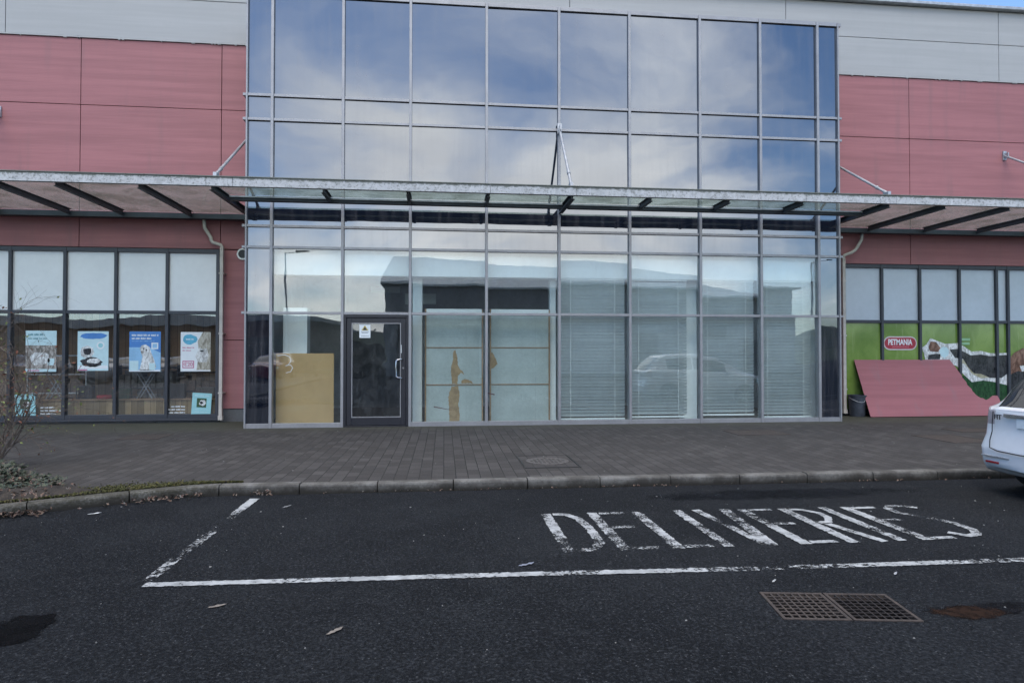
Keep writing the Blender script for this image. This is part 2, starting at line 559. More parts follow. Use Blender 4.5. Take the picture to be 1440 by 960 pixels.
M = {}
M['asphalt'] = m_asphalt()
M['pavers'] = m_pavers()
M['red'] = m_cladding('red_cladding', (.34, .140, .143), .11, (.245, .13, .13), dirt_amt=.45)
M['red_board'] = m_cladding('red_board_paint', (.31, .112, .120), .10, (.24, .14, .15), dirt_amt=.45)
M['white_wall'] = m_cladding('white_render', (.385, .387, .375), .05, (.36, .37, .36), ribs=False, dirt_amt=.35)
M['joint'] = simple('joint_shadow_gap', (.07, .03, .033), .8)
M['concrete'] = simple('kerb_concrete', (.17, .165, .155), .85, .4, 5, bump=.4)
M['plinth'] = simple('grey_plinth', (.10, .105, .11), .8, .25, 4)
M['alu'] = simple('grey_aluminium', (.30, .30, .305), .42, .12, 3, metal=.35)
M['charcoal'] = simple('charcoal_aluminium', (.040, .043, .052), .45, .15, 3)
M['steel_dark'] = simple('painted_steel', (.058, .066, .076), .5, .2, 5)
M['steel_gal'] = simple('galvanised_steel', (.42, .43, .44), .45, .25, 9, metal=.5)
M['fascia'] = m_lichen_metal()
M['canopy_glass'] = m_canopy_glass()
M['glass'] = m_glass('clear_shop_glass', (.95, .985, .975), .09, .02, .004)
M['glass_left'] = m_glass('shop_window_glass', (.95, .96, .95), .12, .05, .010)
M['spandrel'] = m_spandrel('mirror_spandrel_glass', (.008, .012, .022), .185, .06)
M['spandrel_low'] = m_spandrel('dark_corner_glass', (.005, .008, .015), .13)
M['door_glass'] = m_glass('door_glass', (.5, .53, .56), .09, .08, .02)
M['white'] = simple('white_plasterboard', (.90, .92, .90), .7, .04, 2)
M['white_blind'] = simple('white_roller_blind', (.74, .75, .74), .8, .05, 1.2)
M['white_film'] = simple('white_window_film', (.70, .71, .70), .16, .05, 1.2, spec=.6)
M['film'] = simple('pale_window_film', (.47, .52, .57), .25, .06, 1.2, spec=.6)
M['slat'] = simple('blind_slat', (.82, .85, .84), .5, .08, 2)
M['sheet'] = simple('pale_sheeting', (.47, .52, .50), .6, .12, 2.5)
M['timber'] = simple('bare_timber', (.34, .22, .13), .8, .3, 9)
M['chipboard'] = m_chipboard()
M['torn'] = simple('torn_brown_paper', (.40, .275, .155), .85, .25, 8)
M['room_wall'] = simple('dull_room_wall', (.55, .56, .57), .9, .15, 1.5)
M['room_floor'] = simple('dusty_screed', (.17, .165, .16), .9, .3, 2)
M['planks'] = m_planks('brown_planks', (.30, .18, .10), (.58, .39, .24), .16)
M['riser'] = m_planks('timber_riser', (.20, .14, .07), (.46, .34, .19), .13)
M['pipe'] = simple('cream_downpipe', (.50, .46, .41), .55, .15, 6)
M['vinyl'] = m_vinyl()
M['paint'] = m_paint('worn_road_paint', .575)
M['paint_line'] = m_paint('chipped_line_paint', .57, 34., True)
M['iron'] = simple('rusty_iron', (.050, .037, .029), .75, .4, 14, bump=.3)
M['iron_dark'] = simple('silted_iron', (.022, .016, .013), .85, .4, 14)
M['cover_iron'] = simple('manhole_iron', (.085, .075, .068), .7, .45, 20, bump=.5)
M['pit'] = simple('wet_silt', (.006, .005, .005), .6)
M['soil'] = simple('damp_soil', (.035, .027, .02), .95, .5, 9, bump=.8)
M['moss'] = simple('moss_green', (.085, .088, .022), .95, .5, 16, bump=.8)
M['paper'] = simple('white_paper', (.72, .76, .76), .5, .04)
M['black'] = simple('black_plastic', (.02, .021, .024), .5, .2)
M['car_white'] = simple('white_car_paint', (.74, .74, .735), .22, .05, 1.5, coat=.9)
M['car_glass'] = simple('car_glass', (.012, .014, .017), .04, .1, spec=.9)
M['rubber'] = simple('tyre_rubber', (.018, .018, .019), .85)
M['rim'] = simple('alloy_rim', (.42, .43, .45), .35, .1, metal=.7)
M['lamp_red'] = simple('tail_lamp_lens', (.42, .36, .36), .12, .2, 20, spec=.8)
M['reflector'] = simple('red_reflector', (.30, .015, .02), .2, spec=.8)
M['chrome'] = simple('chrome_strip', (.62, .63, .64), .15, .05, metal=.9)
M['bark'] = simple('twig_bark', (.115, .09, .072), .9, .4, 20)
M['leaf_red'] = simple('russet_leaf', (.20, .075, .04), .7, .4, 20)
M['leaf_green'] = simple('yellow_green_leaf', (.16, .19, .05), .6, .4, 20)
M['litter'] = simple('dead_leaf', (.17, .095, .055), .85, .75, 17)
M['ivy'] = simple('ground_cover_leaf', (.05, .072, .035), .5, .6, 11)

# ------------------------------------------------------------------ ground, road, kerb, pavement
GC = Vector((2.475, -9.40)); ga = R(-8.6)
e1 = Vector((math.cos(ga), math.sin(ga))); e2 = Vector((-math.sin(ga), math.cos(ga)))
GW, GD = .418, .225            # half sizes of the pit under both grates
hole = [GC - e1 * GW - e2 * GD, GC + e1 * GW - e2 * GD, GC + e1 * GW + e2 * GD, GC - e1 * GW + e2 * GD]
outer = [(-70, -60), (80, -60), (80, -5.75), (-70, -5.75)]
mb = MB()
vs = [(p.x, p.y, -.1) for p in hole] + [(x, y, -.1) for x, y in outer]
mb.add(vs, [(4, 5, 1, 0), (5, 6, 2, 1), (6, 7, 3, 2), (7, 4, 0, 3)])
pv = [(p.x, p.y, -.1) for p in hole] + [(p.x, p.y, -.45) for p in hole]
structure(obj('road', mb, M['asphalt'], origin=(0, 0, 0), fix=False))
mb = MB(); mb.add(pv, [(0, 1, 5, 4), (1, 2, 6, 5), (2, 3, 7, 6), (3, 0, 4, 7), (4, 5, 6, 7)])
structure(obj('road_drain_pit', mb, M['pit'], origin=(GC.x, GC.y, -.45)))
g = MB(); g.add([(-2500, -2500, -.5), (2500, -2500, -.5), (2500, 2500, -.5), (-2500, 2500, -.5)], [(0, 1, 2, 3)])
structure(obj('ground', g, simple('distant_land', (.05, .065, .03), .95, .4, .02), origin=(0, 0, -.5), fix=False))

kerb_path = [(24, -5.70), (-2.36, -5.70), (-2.62, -5.72), (-2.86, -5.78), (-3.23, -5.94), (-3.52, -6.08), (-3.79, -6.22), (-4.3, -6.48), (-4.9, -6.86), (-5.6, -7.5), (-6.2, -8.4), (-6.6, -9.6), (-6.8, -12), (-6.8, -26)]
KW = .135
def resample(path, step, start=0.):
    P = [Vector(p) for p in path]
    out, acc, nxt = [], 0., start
    for a, b in zip(P[:-1], P[1:]):
        L = (b - a).length
        while nxt <= acc + L + 1e-6:
            out.append(a + (b - a) * ((nxt - acc) / L))
            nxt += step
        acc += L
    return out
def normals(pts):
    out = []
    for i in range(len(pts)):
        d = (pts[min(i + 1, len(pts) - 1)] - pts[max(i - 1, 0)]).normalized()
        out.append(Vector((d.y, -d.x)))          # towards the pavement (inner side)
    return out
# smooth path
fine = resample(kerb_path, .0875)
# the inner normal points to +y on the straight run
nrm = normals(fine)
if nrm[5].y < 0:
    nrm = [-n for n in nrm]
inner = [p + n * KW for p, n in zip(fine, nrm)]
mb = MB()
step = 10                      # 0.875 m stones
i = 3
while i + step < len(fine):
    seg = list(range(i, i + step + 1))
    dz = random.uniform(-.006, .006); dy = random.uniform(-.006, .006)
    ps, qs = [fine[k] for k in seg], [inner[k] for k in seg]
    # 9 mm joint at both ends
    for L_ in (ps, qs):
        L_[0] = L_[0] + (L_[1] - L_[0]).normalized() * .006
        L_[-1] = L_[-1] + (L_[-2] - L_[-1]).normalized() * .006
    rows = []
    for a, b in zip(ps, qs):
        n = (b - a).normalized()
        a = a + n * dy
        rows.append([(a.x, a.y, -.2), (a.x, a.y, -.022 + dz), ((a + n * .007).x, (a + n * .007).y, -.005 + dz), ((a + n * .026).x, (a + n * .026).y, .004 + dz), (b.x, b.y, .005 + dz), (b.x, b.y, -.2)])
    vs = [p for r_ in rows for p in r_]
    m_ = 6
    fs = []
    for a in range(len(rows) - 1):
        for k in range(m_ - 1):
            fs.append((a * m_ + k, (a + 1) * m_ + k, (a + 1) * m_ + k + 1, a * m_ + k + 1))
    fs.append(tuple(range(m_))); fs.append(tuple(range(len(rows) * m_ - 1, (len(rows) - 1) * m_ - 1, -1)))
    mb.add(vs, fs)
    i += step
t = NT('kerb_stone')
k1 = t.noise(3.1, 6, .65); k2 = t.noise(34, 5, .7)
sep_ = t.n('ShaderNodeSeparateXYZ'); t.l(t.pos, sep_.inputs[0])
cc = t.mix(t.ramp(k1, .35, .7), (.085, .078, .068), (.20, .19, .17))
cc = t.mix(t.math('MULTIPLY', t.ramp(k2, .48, .72), .6), cc, (.06, .055, .045))
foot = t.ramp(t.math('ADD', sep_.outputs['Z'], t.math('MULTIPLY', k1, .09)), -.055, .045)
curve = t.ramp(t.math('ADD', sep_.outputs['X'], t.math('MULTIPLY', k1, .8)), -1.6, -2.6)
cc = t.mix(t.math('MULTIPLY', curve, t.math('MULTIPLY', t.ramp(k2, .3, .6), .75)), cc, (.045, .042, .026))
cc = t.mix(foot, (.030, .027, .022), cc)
M['kerb'] = t.done(t.pbr(cc, .85, t.bump(k2, .6, .012), spec=.25))
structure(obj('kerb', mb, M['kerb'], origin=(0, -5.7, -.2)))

pave = [(p.x, p.y) for p in inner]
mb = MB()
ring = [(24, 1.6)] + pave + [(-30, -26), (-30, 1.6)]
mb.add([(x, y, 0) for x, y in ring], [tuple(range(len(ring)))])
ob = obj('pavement', mb, M['pavers'], origin=(0, 0, 0), fix=False)
bm = bmesh.new(); bm.from_mesh(ob.data)
bmesh.ops.triangulate(bm, faces=bm.faces)
for f in bm.faces:
    if f.normal.z < 0: f.normal_flip()
bm.to_mesh(ob.data); bm.free()
structure(ob)
mb = MB(); mb.box(-30, 24, -5.5, 1.5, -.45, -.02)
structure(obj('pavement_bed', mb, M['soil']))

# ------------------------------------------------------------------ planting bed on the left
bed = [(-7.5, -3.6), (-6.2, -3.95), (-5.5, -4.4), (-4.9, -4.95), (-4.45, -5.3), (-4.0, -5.6), (-3.62, -5.84), (-3.85, -6.06), (-4.36, -6.33), (-5.0, -6.72), (-5.6, -7.3), (-6.2, -8.2), (-6.6, -9.4), (-8.5, -9.4)]
cx = sum(p[0] for p in bed) / len(bed); cy = sum(p[1] for p in bed) / len(bed)
mb = MB()
vs = [(cx, cy, .09)] + [(cx + (x - cx) * .75, cy + (y - cy) * .75, .075 + random.uniform(-.015, .02)) for x, y in bed] + [(x, y, .004) for x, y in bed]
n = len(bed)
fs = []
for k in range(n):
    k2 = (k + 1) % n
    fs += [(0, 1 + k, 1 + k2), (1 + k, 1 + n + k, 1 + n + k2, 1 + k2)]
mb.add(vs, fs)
structure(obj('planting_bed', mb, M['soil'], smooth=True))

def leaf_quad(mb, c, size, up=None, curl=.25, ratio=.55):
    """one small bent leaf: two quads along a midrib"""
    z = Vector(up) if up else Vector((random.gauss(0, .5), random.gauss(0, .5), 1)).normalized()
    z.normalize()
    a = z.orthogonal().normalized()
    a = Quaternion(z, random.uniform(0, 6.28)) @ a
    b = z.cross(a)
    c = Vector(c)
    L, W = size, size * ratio
    p = [c - a * L * .5, c + b * W * .5 + z * curl * W, c + a * L * .5, c - b * W * .5 + z * curl * W]
    m0 = c - a * L * .05
    mb.add([p[0], p[1], p[2], p[3], m0], [(0, 4, 1), (1, 4, 2), (2, 4, 3), (3, 4, 0)])

def leaf_mat(name, cols, rough=.6):
    t = NT(name)
    w = t.n('ShaderNodeTexNoise'); w.inputs['Scale'].default_value = 23; w.inputs['Detail'].default_value = 1
    t.l(t.pos, w.inputs['Vector'])
    r = t.n('ShaderNodeValToRGB')
    r.color_ramp.interpolation = 'CONSTANT'
    while len(r.color_ramp.elements) < len(cols):
        r.color_ramp.elements.new(.5)
    for i, c in enumerate(cols):
        r.color_ramp.elements[i].position = .3 + .4 * i / len(cols) if i else 0.
        r.color_ramp.elements[i].color = (*c, 1)
    t.l(w.outputs['Fac'], r.inputs[0])
    return t.done(t.pbr(r.outputs[0], rough))
M['ivy'] = leaf_mat('ground_cover_leaves', [(.015, .022, .012), (.035, .05, .024), (.065, .075, .042), (.025, .032, .02), (.085, .06, .04)])
M['litter'] = leaf_mat('dead_leaves', [(.05, .03, .02), (.11, .06, .04), (.19, .13, .09), (.07, .042, .032), (.17, .16, .14), (.10, .045, .032)], .85)

mb = MB()
for _ in range(2600):
    while True:
        u, v = random.random(), random.random()
        x = -7.2 + 3.05 * u; y = -3.85 - 2.2 * v
        lim = -3.85 - (x + 6.6) * .64          # upper edge of the bed
        if y < lim - .12 and y > lim - 1.0 and x < -4.25 + random.gauss(0, .18):
            break
    h = .02 + .16 * random.random() ** 1.6 * (1 if x < -4.8 else .35)
    leaf_quad(mb, (x, y, .03 + h), random.uniform(.03, .085), (random.gauss(0, .6), random.gauss(-.3, .6), 1), .2, .75)
stuff(obj('ground_cover', mb, M['ivy'], fix=False), 'low dark green leafy ground cover filling the corner planting bed', 'ground cover')
mb = MB()
mossp = [(-4.35, -5.62), (-3.9, -5.72), (-3.45, -5.74), (-2.9, -5.60), (-2.5, -5.545), (-2.3, -5.56), (-2.62, -5.595), (-2.9, -5.655), (-3.26, -5.815), (-3.55, -5.955), (-3.84, -6.09), (-4.34, -6.345), (-4.75, -6.56), (-4.7, -6.2)]
for _ in range(8500):
    # tufts of moss, thickest next to the kerb
    k = random.random() ** .8
    x = -4.9 + 2.6 * random.random()
    i_ = min(range(len(inner)), key=lambda q: abs(inner[q].x - x))
    wdt = .008 + .40 * max(0, min(1, (-2.3 - x) / 1.3))
    if x < -4.2: wdt = .2
    yb = inner[i_].y + .012 + wdt * abs(random.gauss(0, .45))
    leaf_quad(mb, (x, yb, .006 + .018 * random.random()), random.uniform(.012, .03), (random.gauss(0, .5), random.gauss(0, .5), 1), .3, .8)
M['moss'] = leaf_mat('moss_tufts', [(.04, .044, .014), (.085, .085, .02), (.06, .06, .02), (.12, .105, .03), (.05, .042, .028)], .9)
stuff(obj('moss', mb, M['moss'], fix=False), 'yellow green moss along the inside of the curving kerb', 'moss')

mb = MB()
for _ in range(1100):
    r = random.random()
    if r < .62:                                # drift in the gutter of the curve
        i_ = random.randint(0, len(fine) - 1)
        p = fine[i_]
        if not (-5.6 < p.x < -1.2): continue
        q = p - nrm[i_] * abs(random.gauss(.02, .085)) + Vector((random.uniform(-.06, .06), random.uniform(-.01, .01)))
        if random.random() < .55 - .5 * math.sin(i_ * .23 + 1) * math.sin(i_ * .071): continue
        leaf_quad(mb, (q.x, q.y, -.09 + .035 * random.random()), random.uniform(.03, .075), (random.gauss(0, .8), random.gauss(0, .8), 1))
    elif r < .9:                               # in the bed
        x = random.uniform(-6, -3.9); y = -4.2 - (x + 6.2) * .72 - random.random() * .9
        leaf_quad(mb, (x, y, .07 + .06 * random.random()), random.uniform(.03, .07), (random.gauss(0, .7), random.gauss(0, .7), 1))
    else:
        x = random.uniform(-1.5, 7)
        leaf_quad(mb, (x, -5.72 - abs(random.gauss(0, .05)), -.085), random.uniform(.02, .045))
for _ in range(620):                           # second pass: only the gutter curve
    x = random.uniform(-4.9, -2.0)
    i_ = min(range(len(fine)), key=lambda q: abs(fine[q].x - x))
    if math.sin(i_ * .37) + math.sin(i_ * .13 + 2) < random.uniform(-1.2, 1.0): continue
    p = fine[i_]; q = p - nrm[i_] * abs(random.gauss(.01, .09)) + Vector((random.uniform(-.06, .06), 0))
    leaf_quad(mb, (q.x, q.y, -.09 + .04 * random.random()), random.uniform(.03, .07), (random.gauss(0, .8), random.gauss(0, .8), 1))
stuff(obj('leaf_litter', mb, M['litter'], fix=False), 'brown dead leaves drifted along the gutter and planting bed', 'dead leaves')

mb = MB()
for _ in range(320):
    x = random.uniform(-6, 9); y = random.uniform(-9.9, .0)
    z = .004 if y > -5.55 else -.096
    if -5.9 < y < -5.5: continue
    s_ = random.choice((.003, .004, .004, .005, .006, .009))
    mb.box(x - s_, x + s_ * random.uniform(.4, 1), y - s_ * .7, y + s_ * random.uniform(.3, .7), z - .003, z + s_ * .4)
stuff(obj('grit', mb, simple('pale_grit', (.24, .23, .21), .9, .4, 30)), 'pale specks of grit and litter scattered over road and paving', 'grit')

# single leaves and scraps lying about on the asphalt
leaf_spots = [((-1.42, -9.0), .11, 'pale narrow leaf lying on asphalt below the bay line', (.20, .17, .14)),
              ((-.62, -9.45), .12, 'pale curled leaf nearest the camera on bare asphalt', (.20, .17, .14)),
              ((-1.62, -6.35), .13, 'torn pale leaf on the road beside the bay end line', (.22, .22, .22)),
              ((.62, -8.42), .14, 'flattened pale grey scrap just above the long bay line', (.20, .21, .25)),
              ((2.3, -8.95), .06, 'small pale scrap between bay line and drain grates', (.36, .36, .34)),
              ((3.25, -8.9), .07, 'thin white sliver on asphalt right of the drain grates', (.34, .34, .34)),
              ((-3.45, -6.45), .12, 'white cigarette packet scrap in the gutter leaves', (.62, .62, .60))]
for (x, y), s_, lab, c in leaf_spots:
    mb = MB()
    zb = -.096
    a = random.uniform(-.5, .5)
    M2 = Matrix.Translation((x, y, zb)) @ Matrix.Rotation(a + .5, 4, 'Z')
    pts = []
    nn = 9
    for k in range(nn):
        u = k / (nn - 1); wv = (math.sin(math.pi * u) ** .6 * s_ * .13 + .001) * random.uniform(.6, 1.25)
        pts.append((u, wv))
    vs = []
    for u, wv in pts:
        for sgn in (-1, 0, 1):
            vs.append(M2 @ Vector(((u - .5) * s_, sgn * wv, .0015 + (abs(sgn)) * .004 * random.random() + .004 * u * u)))
    fs = []
    for k in range(nn - 1):
        for q in range(2):
            fs.append((k * 3 + q, (k + 1) * 3 + q, (k + 1) * 3 + q + 1, k * 3 + q + 1))
    mb.add(vs, fs)
    tag(obj('fallen_leaf' if 'leaf' in lab and 'scrap' not in lab else 'litter_scrap', mb, simple('scrap_tone', c, .8, .3, 40), fix=False), lab, 'leaf' if 'scrap' not in lab and 'sliver' not in lab else 'litter')

# ------------------------------------------------------------------ road markings
ZP = -.0955
def stroke(mb, pts, w, z):
    pts = [Vector(p) for p in pts]
    ws = w if isinstance(w, list) else [w] * len(pts)
    P2, W2 = [], []
    for a_, b_, wa, wb in zip(pts[:-1], pts[1:], ws[:-1], ws[1:]):
        k_ = max(1, int((b_ - a_).length / .022))
        for q in range(k_):
            P2.append(a_ + (b_ - a_) * q / k_); W2.append((wa + (wb - wa) * q / k_) * random.uniform(.86, 1.12))
    P2.append(pts[-1]); W2.append(ws[-1])
    P2 = [p + Vector((random.gauss(0, .0025), random.gauss(0, .0025))) for p in P2]
    pts, w = P2, W2
    L_, Rr = [], []
    for i, p in enumerate(pts):
        d0 = (p - pts[i - 1]).normalized() if i else None
        d1 = (pts[i + 1] - p).normalized() if i < len(pts) - 1 else None
        d = (pts[min(i + 2, len(pts) - 1)] - pts[max(i - 2, 0)]).normalized()
        n_ = Vector((-d.y, d.x))
        k = 1.
        ww = w[i] if isinstance(w, list) else w
        L_.append(p + n_ * ww * .5 * k); Rr.append(p - n_ * ww * .5 * k)
    n_ = len(pts)
    vs = [(p.x, p.y, z) for p in L_] + [(p.x, p.y, z) for p in Rr]
    mb.add(vs, [(n_ + i, n_ + i + 1, i + 1, i) for i in range(n_ - 1)])
letters = MB()
T, B = -6.93, -8.15
st = [
 # D
 ([(1.005, T), (1.005, B)], .12), ([(1.07, T + -.03), (1.2, T - .04), (1.29, T - .22), (1.325, T - .55), (1.31, B + .22), (1.22, B + .05), (1.07, B + .03)], .10),
 # E
 ([(1.47, T), (1.47, B)], .12), ([(1.53, T - .045), (1.79, T - .045)], .085), ([(1.53, -7.48), (1.75, -7.48)], .085), ([(1.53, B + .045), (1.77, B + .045)], .09),
 # L
 ([(1.92, T), (1.92, B)], .12), ([(1.98, B + .045), (2.22, B + .045)], .09),
 # I
 ([(2.345, T), (2.345, B)], .11),
 # V
 ([(2.545, T), (2.675, B + .03)], .10), ([(2.845, T), (2.72, B)], .13),
 # E
 ([(3.02, T - .03), (3.02, B)], .12), ([(3.08, T - .07), (3.32, T - .07)], .085), ([(3.08, -7.52), (3.27, -7.52)], .085), ([(3.08, B + .045), (3.32, B + .045)], .09),
 # R
 ([(3.45, T - .04), (3.45, B)], .12), ([(3.51, T - .08), (3.62, T - .1), (3.72, T - .24), (3.72, T - .40), (3.63, T - .56), (3.51, T - .6)], .085), ([(3.57, -7.57), (3.72, B)], .10),
 # I
 ([(3.885, T - .03), (3.885, B)], .11),
 # E
 ([(4.12, T - .05), (4.12, B)], .12), ([(4.18, T - .09), (4.43, T - .09)], .085), ([(4.18, -7.5), (4.36, -7.5)], .085), ([(4.18, B + .05), (4.40, B + .05)], .09),
 # S
 ([(4.86, T - .15), (4.75, T - .06), (4.62, T - .06), (4.53, T - .16), (4.52, T - .32), (4.60, T - .46), (4.70, T - .56), (4.76, T - .74), (4.76, T - .96), (4.68, T - 1.10), (4.56, T - 1.14), (4.46, T - 1.02)], .095),
]
for k, (p, w) in enumerate(st):
    # a tiny lift for every stroke keeps crossing strokes apart
    stroke(letters, p, w * .83, ZP + .0006 * (k % 5))
tag(obj('road_lettering', letters, M['paint'], origin=(2.9, -7.5, ZP), fix=False), 'worn white word DELIVERIES painted on the asphalt bay', 'road lettering')
lines = MB()
stroke(lines, [(-2.06, -5.93), (-2.06, -6.35), (-2.06, -6.6), (-2.06, -7.6), (-2.065, -8.2), (-2.065, -8.47)], [.10, .095, .085, .085, .08, .08], ZP)
stroke(lines, [(-2.05, -8.555), (-1.5, -8.57), (.6, -8.62), (2.2, -8.68), (4.5, -8.71), (9, -8.76), (16, -8.8)], .085, ZP + .0006)
tag(obj('bay_line', lines, M['paint_line'], origin=(2, -8.6, ZP), fix=False), 'chipped white L shaped line round the delivery bay', 'road marking')

# stains and sunk patches on the road
def sheet(name, pts, z, mat):
    m_ = MB(); m_.add([(x, y, z) for x, y in pts], [tuple(range(len(pts)))])
    o = obj(name, m_, mat, fix=False)
    for p in o.data.polygons:
        if p.normal.z < 0: p.flip()
    return structure(o)
def blob(cx, cy, rx, ry, rot=0, n=28):
    out = []
    for k in range(n):
        t_ = 2 * math.pi * k / n
        x, y = rx * math.cos(t_), ry * math.sin(t_)
        out.append((cx + x * math.cos(rot) - y * math.sin(rot), cy + x * math.sin(rot) + y * math.cos(rot)))
    return out
sheet('road_rust_stain', blob(3.22, -9.58, .30, .13, -.1), -.0965, m_stain('rust_stain', (.030, .016, .010), .95, 9, .9, .12))
sheet('road_dark_stain', blob(3.42, -9.54, .55, .10, -.06), -.0975, m_stain('damp_stain', (.012, .012, .014), .8, 6))
sheet('road_sunk_patch', blob(-2.48, -9.25, .26, .32, -.5), -.0965, m_stain('dark_hollow', (.0045, .0045, .005), .78, 5, .9, .20))  # flat sheet: the hollow's darkness is put into its colour
sheet('road_damp_patch', blob(3.8, -6.3, 1.9, .3, .0), -.0965, m_stain('damp_gutter', (.014, .016, .02), .55, 3))

# drain grates
def grate(c, lab, open_k):
    root = thing('drain_grate', lab, 'drain grate', (c.x, c.y, -.1), 'drain grates in the road')
    Mx = Matrix.Translation((c.x, c.y, 0)) @ Matrix.Rotation(ga, 4, 'Z')
    hw, hd, fr = .204, .217, .022
    f_ = MB()
    f_.box(-hw, hw, -hd, -hd + fr, -.14, -.096, Mx); f_.box(-hw, hw, hd - fr, hd, -.14, -.096, Mx)
    f_.box(-hw, -hw + fr, -hd + fr, hd - fr, -.14, -.0965, Mx); f_.box(hw - fr, hw, -hd + fr, hd - fr, -.14, -.0965, Mx)
    obj('frame', f_, M['iron'], root, bevel=.003)
    b_ = MB()
    n_ = 8; bw_ = .0055 if open_k else .0036
    for k in range(1, n_):
        x = -hw + fr + (2 * hw - 2 * fr) * k / n_
        b_.box(x - bw_, x + bw_, -hd + fr, hd - fr, -.104, -.098, Mx)
    for k in range(1, n_):
        y = -hd + fr + (2 * hd - 2 * fr) * k / n_
        b_.box(-hw + fr, hw - fr, y - bw_, y + bw_, -.104, -.0985, Mx)
    obj('bars', b_, M['iron'] if open_k else M['iron_dark'], root)
    return root
grate(GC - e1 * .2085, 'rusty iron drain grate in the road, the one of the pair below the letters VE', 1)
grate(GC + e1 * .2085, 'darker rusty drain grate in the road, the one of the pair beside the rust stain', 0)

# manhole covers in the paving
def cover(corners, lab, round_=True, mat='cover_iron'):
    c = Vector((sum(p[0] for p in corners) / 4, sum(p[1] for p in corners) / 4))
    root = thing('manhole_cover', lab, 'manhole cover', (c.x, c.y, 0), 'covers set in the paving')
    def inset(k):
        return [(c.x + (p[0] - c.x) * k, c.y + (p[1] - c.y) * k) for p in corners]
    o_, i_ = inset(1.), inset(.95)
    f_ = MB()
    vs = [(x, y, .006) for x, y in o_] + [(x, y, .006) for x, y in i_] + [(x, y, -.02) for x, y in o_] + [(x, y, -.02) for x, y in i_]
    fs = []
    for k in range(4):
        k2 = (k + 1) % 4
        fs += [(k, k2, 4 + k2, 4 + k), (8 + k, 12 + k, 12 + k2, 8 + k2), (k, 8 + k, 8 + k2, k2), (4 + k, 4 + k2, 12 + k2, 12 + k)]
    f_.add(vs, fs)
    obj('frame', f_, M['pit'] if round_ else M['iron'], root)
    s_ = MB(); s_.slab_xy(inset(.945), -.02, .0035)
    obj('infill', s_, M['pavers'] if round_ else M[mat], root)
    if round_:
        l_ = MB()
        l_.lathe([(.30, -.01), (.30, .008), (.285, .011), (.27, .008), (.001, .008)], (c.x, c.y, 0), 32)
        for k in range(-4, 5):
            for q in range(-4, 5):
                if k * k + q * q < 17:
                    l_.box(c.x + k * .055 - .016, c.x + k * .055 + .016, c.y + q * .055 - .016, c.y + q * .055 + .016, .0079, .0125)
        obj('lid', l_, M['cover_iron'], root)
    return root
cover([(1.05, -4.95), (1.80, -4.95), (1.80, -3.93), (1.05, -3.93)], 'round iron manhole lid in a square frame set in the dark paving')
cover([(5.35, -2.05), (6.35, -2.05), (6.35, -1.35), (5.35, -1.35)], 'flat dark rectangular cover in the paving before the blinds', False, 'iron')
cover([(8.45, -3.4), (9.25, -3.4), (9.25, -2.4), (8.45, -2.4)], 'dark sunken cover in the paving behind the white car', False, 'iron')
cover([(9.75, -2.1), (10.7, -2.1), (10.7, -1.55), (9.75, -1.55)], 'dark cover in the paving before the leaning red board', False, 'iron')
cover([(-5.65, -1.5), (-4.95, -1.5), (-4.95, -.8), (-5.65, -.8)], 'brownish worn cover in the paving before the poster windows', False, 'iron')

# ------------------------------------------------------------------ building shell
YW = 1.3
house = thing('retail_building', 'large retail unit with red panels below and white panels above', 'building', (2, 8, 0))
def panel_set(name, mat, xs, zs, y0=YW, y1=YW + .10, skip=(), gap=.007):
    m_ = MB()
    for a in range(len(xs) - 1):
        for b in range(len(zs) - 1):
            if (a, b) in skip: continue
            m_.box(xs[a] + gap, xs[a + 1] - gap, y0, y1, zs[b] + gap, zs[b + 1] - gap)
    return obj(name, m_, mat, house, bevel=.004)
panel_set('red_wall', M['red'], [-21.7, -17.05, -12.4, -7.76, -4.86, -3.97], [3.76, 6.82, 8.26])
panel_set('red_wall', M['red'], [8.70, 11.38, 16.03, 20.68, 26], [3.66, 6.76, 8.26])
panel_set('red_wall', M['red'], [-4.85, -3.97], [.28, 1.78, 3.75])
panel_set('red_wall', M['red'], [8.70, 9.56], [.28, 1.78, 3.65])
panel_set('white_wall', M['white_wall'], [-21.7, -15.5, -9.28, -2.9, 2.9, 8.2, 13.82, 20, 26], [8.30, 9.21, 10.05])
m_ = MB(); m_.box(-21.7, 26, 1.40, 1.6, 8.2, 10.0); m_.box(-21.7, -3.97, 1.40, 1.6, 3.76, 8.2); m_.box(8.7, 26, 1.40, 1.6, 3.66, 8.2)
m_.box(-4.84, -3.97, 1.40, 1.6, .2, 3.76); m_.box(8.7, 9.55, 1.40, 1.6, .2, 3.66)
obj('backing_wall', m_, M['joint'], house)
m_ = MB(); m_.box(-4.85, -3.97, 1.32, 1.6, -.1, .275); obj('plinth', m_, M['plinth'], house)
m_ = MB(); m_.box(8.70, 9.56, 1.32, 1.6, -.1, .275)
obj('plinth', m_, M['plinth'], house)
m_ = MB(); m_.box(-21.7, 26, 1.16, 1.9, 10.055, 10.13)
obj('coping', m_, M['steel_gal'], house, bevel=.01)
for xa, xb in ((-21.7, -3.97), (8.70, 26)):
    m_ = MB(); m_.box(xa, xb, 1.268, 1.298, 8.262, 8.292)
    for k in range(30):
        x = random.uniform(-12, -4.2) if xa < 0 else random.uniform(9, 16)
        m_.box(x, x + random.uniform(.015, .05), 1.27, 1.297, 8.245, 8.3)
    obj('flashing', m_, M['white_wall'], house)
m_ = MB(); m_.box(-21.7, 26, 1.61, 22, 9.7, 9.9)
obj('roof', m_, M['plinth'], house)
m_ = MB(); m_.box(-21.7, -21.5, 1.61, 22, -.1, 9.7); m_.box(25.8, 26, 1.61, 22, -.1, 9.7); m_.box(-21.5, 25.8, 21.8, 22, -.1, 9.7)
